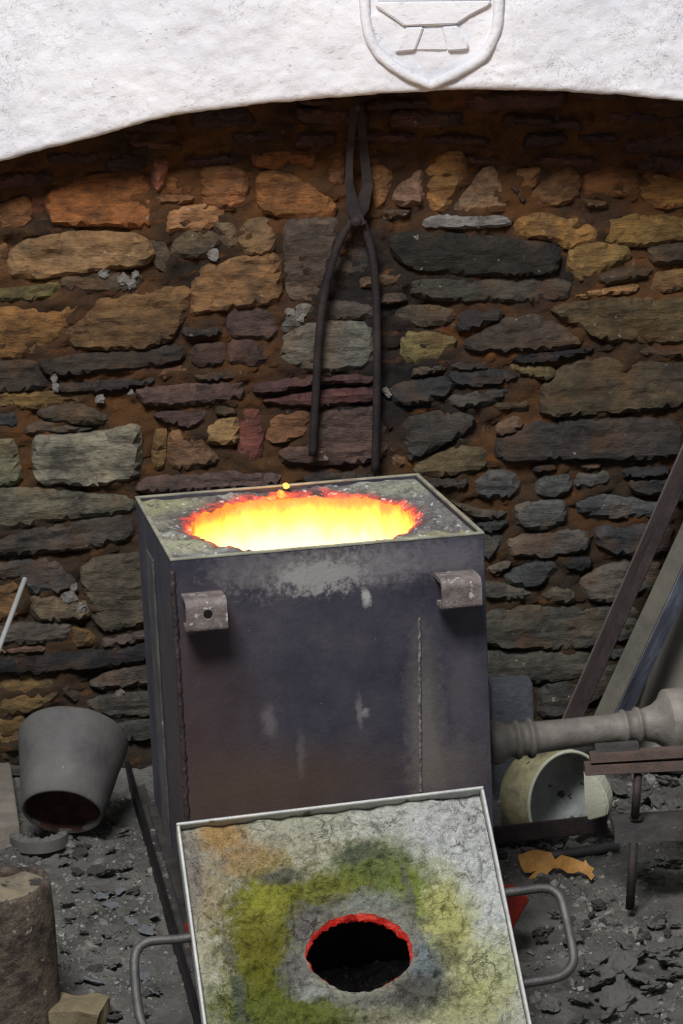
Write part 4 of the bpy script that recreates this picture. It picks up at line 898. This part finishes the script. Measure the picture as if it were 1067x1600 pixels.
# ---- burner pipe
ax0 = at_y(772, 1160, 3.98); axd = Vector((math.cos(YAW), math.sin(YAW), .010)).normalized()
q1 = at_plane(1000, 1133, ax0, fn)
axd = (q1 - ax0).normalized()
M = zframe(ax0, axd, (0, 0, 1))
burner = thing('gas_burner', 'dusty steel burner pipe with a flared end entering the furnace side', 'burner', M)
ppm = 4200 / 4.05
def bx_(px): return (px - 772) / ppm * 1.02
def ringp(px, r0_, h, wd): z = bx_(px); return [(r0_, z - wd), (r0_ + h * .75, z - wd * .6), (r0_ + h, z), (r0_ + h * .75, z + wd * .6), (r0_, z + wd)]
R0 = 27 / ppm
V, Fc = lathe_vf([(.010, -.10), (.020, -.10), (.020, -.012), (.028, -.012), (R0 * 1.32, -.008), (R0 * 1.34, .004), (R0 * 1.2, .012), (R0, .02)] + ringp(808, R0, .005, .006) + ringp(830, R0, .006, .006) + [(R0 * .96, bx_(842)), (R0 * .90, bx_(900)), (R0 * .88, bx_(970))] , 40)
link('burner_tube', V, Fc, DUSTPIPE, burner, smooth=True)
V, Fc = lathe_vf([(R0 * .88, bx_(968))] + ringp(983, R0 * .92, .004, .005) + ringp(1006, R0 * .94, .005, .005) + [(R0 * 1.0, bx_(1018)), (R0 * 1.15, bx_(1032)), (R0 * 1.45, bx_(1044)), (R0 * 1.9, bx_(1052)), (R0 * 1.98, bx_(1054)), (R0 * 1.98, bx_(1110)), (R0 * 1.8, bx_(1110)), (R0 * 1.7, bx_(1060))], 44)
link('flared_inlet', V, Fc, DUSTPIPE, burner, smooth=True)

# ---- burner stand
SY = 3.93
stand = thing('burner_stand', 'rusty steel stand with stacked flat bars on a rod below the burner', 'stand', loc=floor_at(985, 1416))
so = stand.location.copy()
def sbox(name, pl, pr, h, dep_, mat, y=SY):
    a = at_y(*pl, y) - so; b_ = at_y(*pr, y) - so
    d = (b_ - a); M = frame(a, d, z=(0, 0, 1))
    o = bmlink(name, box_bm(0, d.length, 0, dep_, -h, 0, .001, 2), mat, stand); o.matrix_local = M; return o
sbox('upper_bar', (922, 1180), (1120, 1168), .014, .022, RUSTBAR); sbox('lower_bar', (914, 1197), (1120, 1187), .016, .026, RUSTBAR)
sbox('top_plate', (930, 1166), (998, 1161), .012, .016, STEEL, SY + .01)
def srod(p0, p1, r, y): 
    V, Fc = tube_vf([at_y(*p0, y) - so, at_y(*p1, y) - so], r, 12); return link('rod', V, Fc, IRON, stand, smooth=True)
srod((997, 1210), (992, 1275), .0066, SY + .012)
srod((990, 1315), (984, 1420), .0070, SY + .004)
# channel beam
a = at_y(960, 1293, SY) - so; b_ = at_y(1140, 1284, SY) - so; M = frame(a, b_ - a, z=(0, 0, 1)); Lb = (b_ - a).length
b = bmesh.new(); wch, hch, tc_ = .065, .026, .004
prf = [(0, -hch), (0, 0), (wch, 0), (wch, -hch), (wch - tc_, -hch), (wch - tc_, -tc_), (tc_, -tc_), (tc_, -hch)]
va = [b.verts.new((0, y, z)) for y, z in prf]; vb = [b.verts.new((Lb, y, z)) for y, z in prf]
b.faces.new(va); b.faces.new(vb[::-1])
for k in range(8): b.faces.new((va[k], vb[k], vb[(k + 1) % 8], va[(k + 1) % 8]))
o = bmlink('channel_beam', b, STEEL, stand); o.matrix_local = M
V, Fc = lathe_vf([(.0002, .006), (.009, .006), (.011, .003), (.011, 0)], 6); cpn = at_y(994, 1279, SY + .02) - so
link('nut', [v + cpn for v in V], Fc, IRON, stand)

# ---- flat bar and round bar on the floor left of the stand
pa_, pb_ = floor_at(748, 1308, .03), floor_at(948, 1286, .03)
barthing('flat_bar', pa_, pb_, .008, .030, IRON, 'dark flat steel bar on edge between the lid and the stand', 'bar', hint=(0, 0, 1), twist=0)
pa_, pb_ = floor_at(818, 1344, .008), floor_at(965, 1322, .008)
tubething('round_bar', pa_, pb_, .0085, STEEL, 'short round steel bar on the floor behind the dry leaf', 'bar')
# ---- pale vessel lying on its side
vy = 4.33
vc = at_y(886, 1252, vy); axv = Vector((.56, -.80, .10)).normalized()
M = zframe(vc, axv, (0, 0, 1)); 
ves = thing('ceramic_pot', 'pale yellowed round pot lying on its side under the burner, mouth forward', 'pot', M)
RV = .086
outer = [(RV * 1.0, 0), (RV * 1.03, -.02), (RV * 1.03, -.05), (RV * .92, -.085), (RV * .66, -.112), (RV * .3, -.124), (.0005, -.126)]
V, Fc = lathe_vf(outer, 52, .0015, 2); link('pot_outside', V, Fc, VESSEL, ves, smooth=True)
V, Fc = lathe_vf([(RV * .955, .001), (RV * .95, -.02), (RV * .93, -.05), (RV * .8, -.08), (RV * .5, -.1), (.0005, -.108)], 52, .002, 7); link('pot_inside', V, Fc, VESSELIN, ves, smooth=True)
V, Fc = tube_vf([(RV * .98 * math.cos(2 * PI * k / 52), RV * .98 * math.sin(2 * PI * k / 52), .001) for k in range(52)], .0032, 8, closed=True)
link('pot_rim', V, Fc, PALE, ves, smooth=True)
# pale broken piece at its mouth
yq = 4.20
pl = [(911, 1204), (922, 1208), (936, 1222), (946, 1240), (951, 1258), (948, 1276), (918, 1284), (913, 1250)]
P_ = [at_y(x, y, yq) for x, y in pl]
o = extrude_poly([p - P_[0] for p in P_], (.012, .035, .004), 'ceramic_shard', PALE, bev=.003); o.location = P_[0]
tag(o, 'pale cream ceramic shard standing by the mouth of the pot', 'shard')
# ---- dry leaf
lf = [(808, 1337), (835, 1334), (862, 1337), (868, 1346), (878, 1338), (895, 1338), (910, 1341), (913, 1337), (918, 1344), (926, 1348), (922, 1353), (926, 1358), (920, 1364), (914, 1357), (903, 1354), (894, 1359), (886, 1360), (876, 1356), (865, 1358), (857, 1365), (855, 1374), (850, 1366), (842, 1366), (832, 1375), (820, 1380), (824, 1371), (838, 1362), (828, 1364), (818, 1362), (812, 1350)]
y0l = floor_at(866, 1372).y + .02
b = bmesh.new()
vsx = []
for (x, y) in lf:
    p = at_y(x, y, y0l); p.y += .02 * math.sin((x - 808) * .04) + (p.z - .03) * .5; vsx.append(p)
cen = sum(vsx, Vector()) / len(vsx)
f = b.faces.new([b.verts.new(p - cen) for p in vsx]); bmesh.ops.triangulate(b, faces=[f]); bmesh.ops.subdivide_edges(b, edges=b.edges[:], cuts=1)
bmesh.ops.solidify(b, geom=b.faces[:], thickness=.0012)
leaf = bmlink('dry_leaf', b, LEAF, smooth=False); leaf.location = cen
tag(leaf, 'dry orange-brown lobed leaf on the slag right of the lid', 'leaf')

# ================================================================ SLAG
def lump(seed, flat, ang=True):
    b = bmesh.new(); bmesh.ops.create_icosphere(b, subdivisions=3, radius=1.0); r_ = random.Random(seed)
    off = Vector((seed * 3.1, seed * 1.7, seed))
    for v in b.verts:
        d = v.co.normalized(); v.co = d * (1 + .6 * noise.noise(d * 1.6 + off) + .28 * noise.noise(d * 3.6 + off) + .12 * noise.noise(d * 9 + off)); v.co.z *= flat; v.co.z += .12 * noise.noise(Vector((v.co.x * 2.5, v.co.y * 2.5, seed)))
    me = bpy.data.meshes.new('slag_piece'); b.to_mesh(me); b.free(); return me
flakes = [lump(i, .28) for i in range(1, 6)]; lumps_ = [lump(i, .62) for i in range(11, 16)]; splash = [lump(i, .18) for i in range(21, 25)]
for me in flakes: me.materials.append(SLAG)
for me in lumps_: me.materials.append(DSLAG)
for me in splash: me.materials.append(SILVER)
def piece(name, me, px, py, s, tilt, label, group, mat=None, sx=1.0):
    s *= .8; sx = random.uniform(.8, 1.3)
    p = floor_at(px, py); o = bpy.data.objects.new(name, me); C.objects.link(o)
    o.location = p + Vector((0, 0, s * .12)); o.rotation_euler = (random.uniform(-tilt, tilt), random.uniform(-tilt, tilt), random.uniform(0, 6.28)); o.scale = (s * sx, s, s)
    if mat: o.material_slots[0].link = 'OBJECT'; o.material_slots[0].material = mat
    return tag(o, label, 'slag', group)
random.seed(3)
FR = 'slag flakes right of the lid'; FRL = 'grey slag flake among the heap on the floor right of the lid'
for px, py, s in ((965, 1515, .030), (990, 1500, .026), (1030, 1490, .030), (1000, 1530, .028), (940, 1540, .026), (905, 1565, .020), (960, 1560, .026), (1045, 1505, .022), (1020, 1545, .024), (930, 1500, .020), (1055, 1475, .020), (985, 1475, .022),
                  (900, 1595, .016), (860, 1570, .016), (950, 1585, .018), (1010, 1575, .016), (920, 1520, .018), (975, 1545, .018), (1040, 1530, .018), (1060, 1520, .016)):
    piece('slag_flake', random.choice(flakes), px, py, s, .55, FRL, FR)
FB_ = 'slag chunks beside the flat bar'; FBL = 'grey slag chunk between the flat bar and the round bar'
for px, py, s, mt in ((790, 1320, .022, SLAG), (815, 1312, .018, DSLAG), (840, 1318, .020, DSLAG), (868, 1312, .022, SLAG), (825, 1330, .018, SLAG), (925, 1308, .032, SLAG), (895, 1322, .014, SLAG), (860, 1330, .012, DSLAG), (780, 1335, .014, DSLAG)):
    o = piece('slag_chunk', random.choice(lumps_ if mt is DSLAG else flakes), px, py, s, .6, FBL, FB_, mt)
    if s > .03: o['label'] = 'largest grey slag chunk, against the left end of the channel beam'
FD_ = 'dark slag lumps near the right handle'; FDL = 'dark slag lump on the floor around the right lid handle'
for k in range(34):
    px = random.uniform(835, 1066); py = random.uniform(1375, 1480)
    if 960 < px < 1005 and py < 1430: continue
    piece('slag_lump', random.choice(lumps_), px, py, random.uniform(.007, .015), .8, FDL, FD_, random.choice([SLAG, DSLAG, DSLAG]))
FW_ = 'slag pieces behind the burner stand'; FWL = 'grey slag piece on the floor behind the burner stand'
for px, py, s in ((965, 1235, .03), (1010, 1250, .026), (1045, 1225, .03), (1030, 1255, .022), (975, 1262, .02), (1060, 1262, .022), (1000, 1225, .024), (940, 1300, .018), (1055, 1350, .02), (1010, 1352, .018), (1035, 1345, .016), (995, 1362, .016), (1020, 1372, .014)):
    piece('slag_piece', random.choice(flakes + lumps_), px, py, s, .7, FWL, FW_, SLAG)
FL_ = 'slag pieces left of the angle iron'; FLL = 'grey slag piece on the floor left of the angle iron'
for k in range(46):
    py = random.uniform(1300, 1598); px = random.uniform(95, 195 + (py - 1300) * .25)
    piece('slag_bit', random.choice(flakes), px, py, random.uniform(.007, .017), .5, FLL, FL_, random.choice([SLAG, SLAG, DSLAG]))
SV = 'spilt aluminium splashes left of the angle iron'; SVL = 'shiny splash of spilt aluminium left of the angle iron'
for px, py, s in ((190, 1368, .012), (160, 1400, .014), (175, 1415, .013), (230, 1455, .016), (240, 1432, .010), (150, 1535, .017), (170, 1505, .011), (225, 1525, .011), (243, 1550, .013), (150, 1392, .010), (205, 1440, .012), (185, 1395, .012)):
    piece('aluminium_splash', random.choice(splash), px, py, s, .4, SVL, SV)
# a dark hollow and dust: loose grit nobody could count
random.seed(5); V = []; Fc = []
ico = [Vector(v) for v in ((1, 0, -.5), (-.5, .87, -.5), (-.5, -.87, -.5), (0, 0, .9), (.6, .5, .3), (-.7, .1, .35))]
cells = [(0, 2, 1), (0, 1, 4), (1, 5, 4), (4, 5, 3), (1, 2, 5), (2, 3, 5), (2, 0, 3), (0, 4, 3)]
for k in range(24000):
    x = random.uniform(-.62, .66); y = random.uniform(3.3, 4.74)
    if noise.noise(Vector((x * 9, y * 9, 4))) < random.uniform(-.5, .35): continue
    s = .0027 * math.exp(random.gauss(0, .55)); 
    z = ground(x, y)
    R_ = Matrix.Rotation(random.uniform(0, 6.28), 3, 'Z') @ Matrix.Rotation(random.uniform(-.6, .6), 3, 'X'); n0 = len(V)
    for v in ico: q = R_ @ (v * s); V.append((x + q.x, y + q.y, z + q.z * .7 + s * .2))
    Fc += [(a + n0, b_ + n0, c + n0) for a, b_, c in cells]
gr = link('slag_grit', V, Fc, GRAVEL); gr['kind'] = 'stuff'; tag(gr, 'loose grey slag grit scattered over the floor', 'grit')
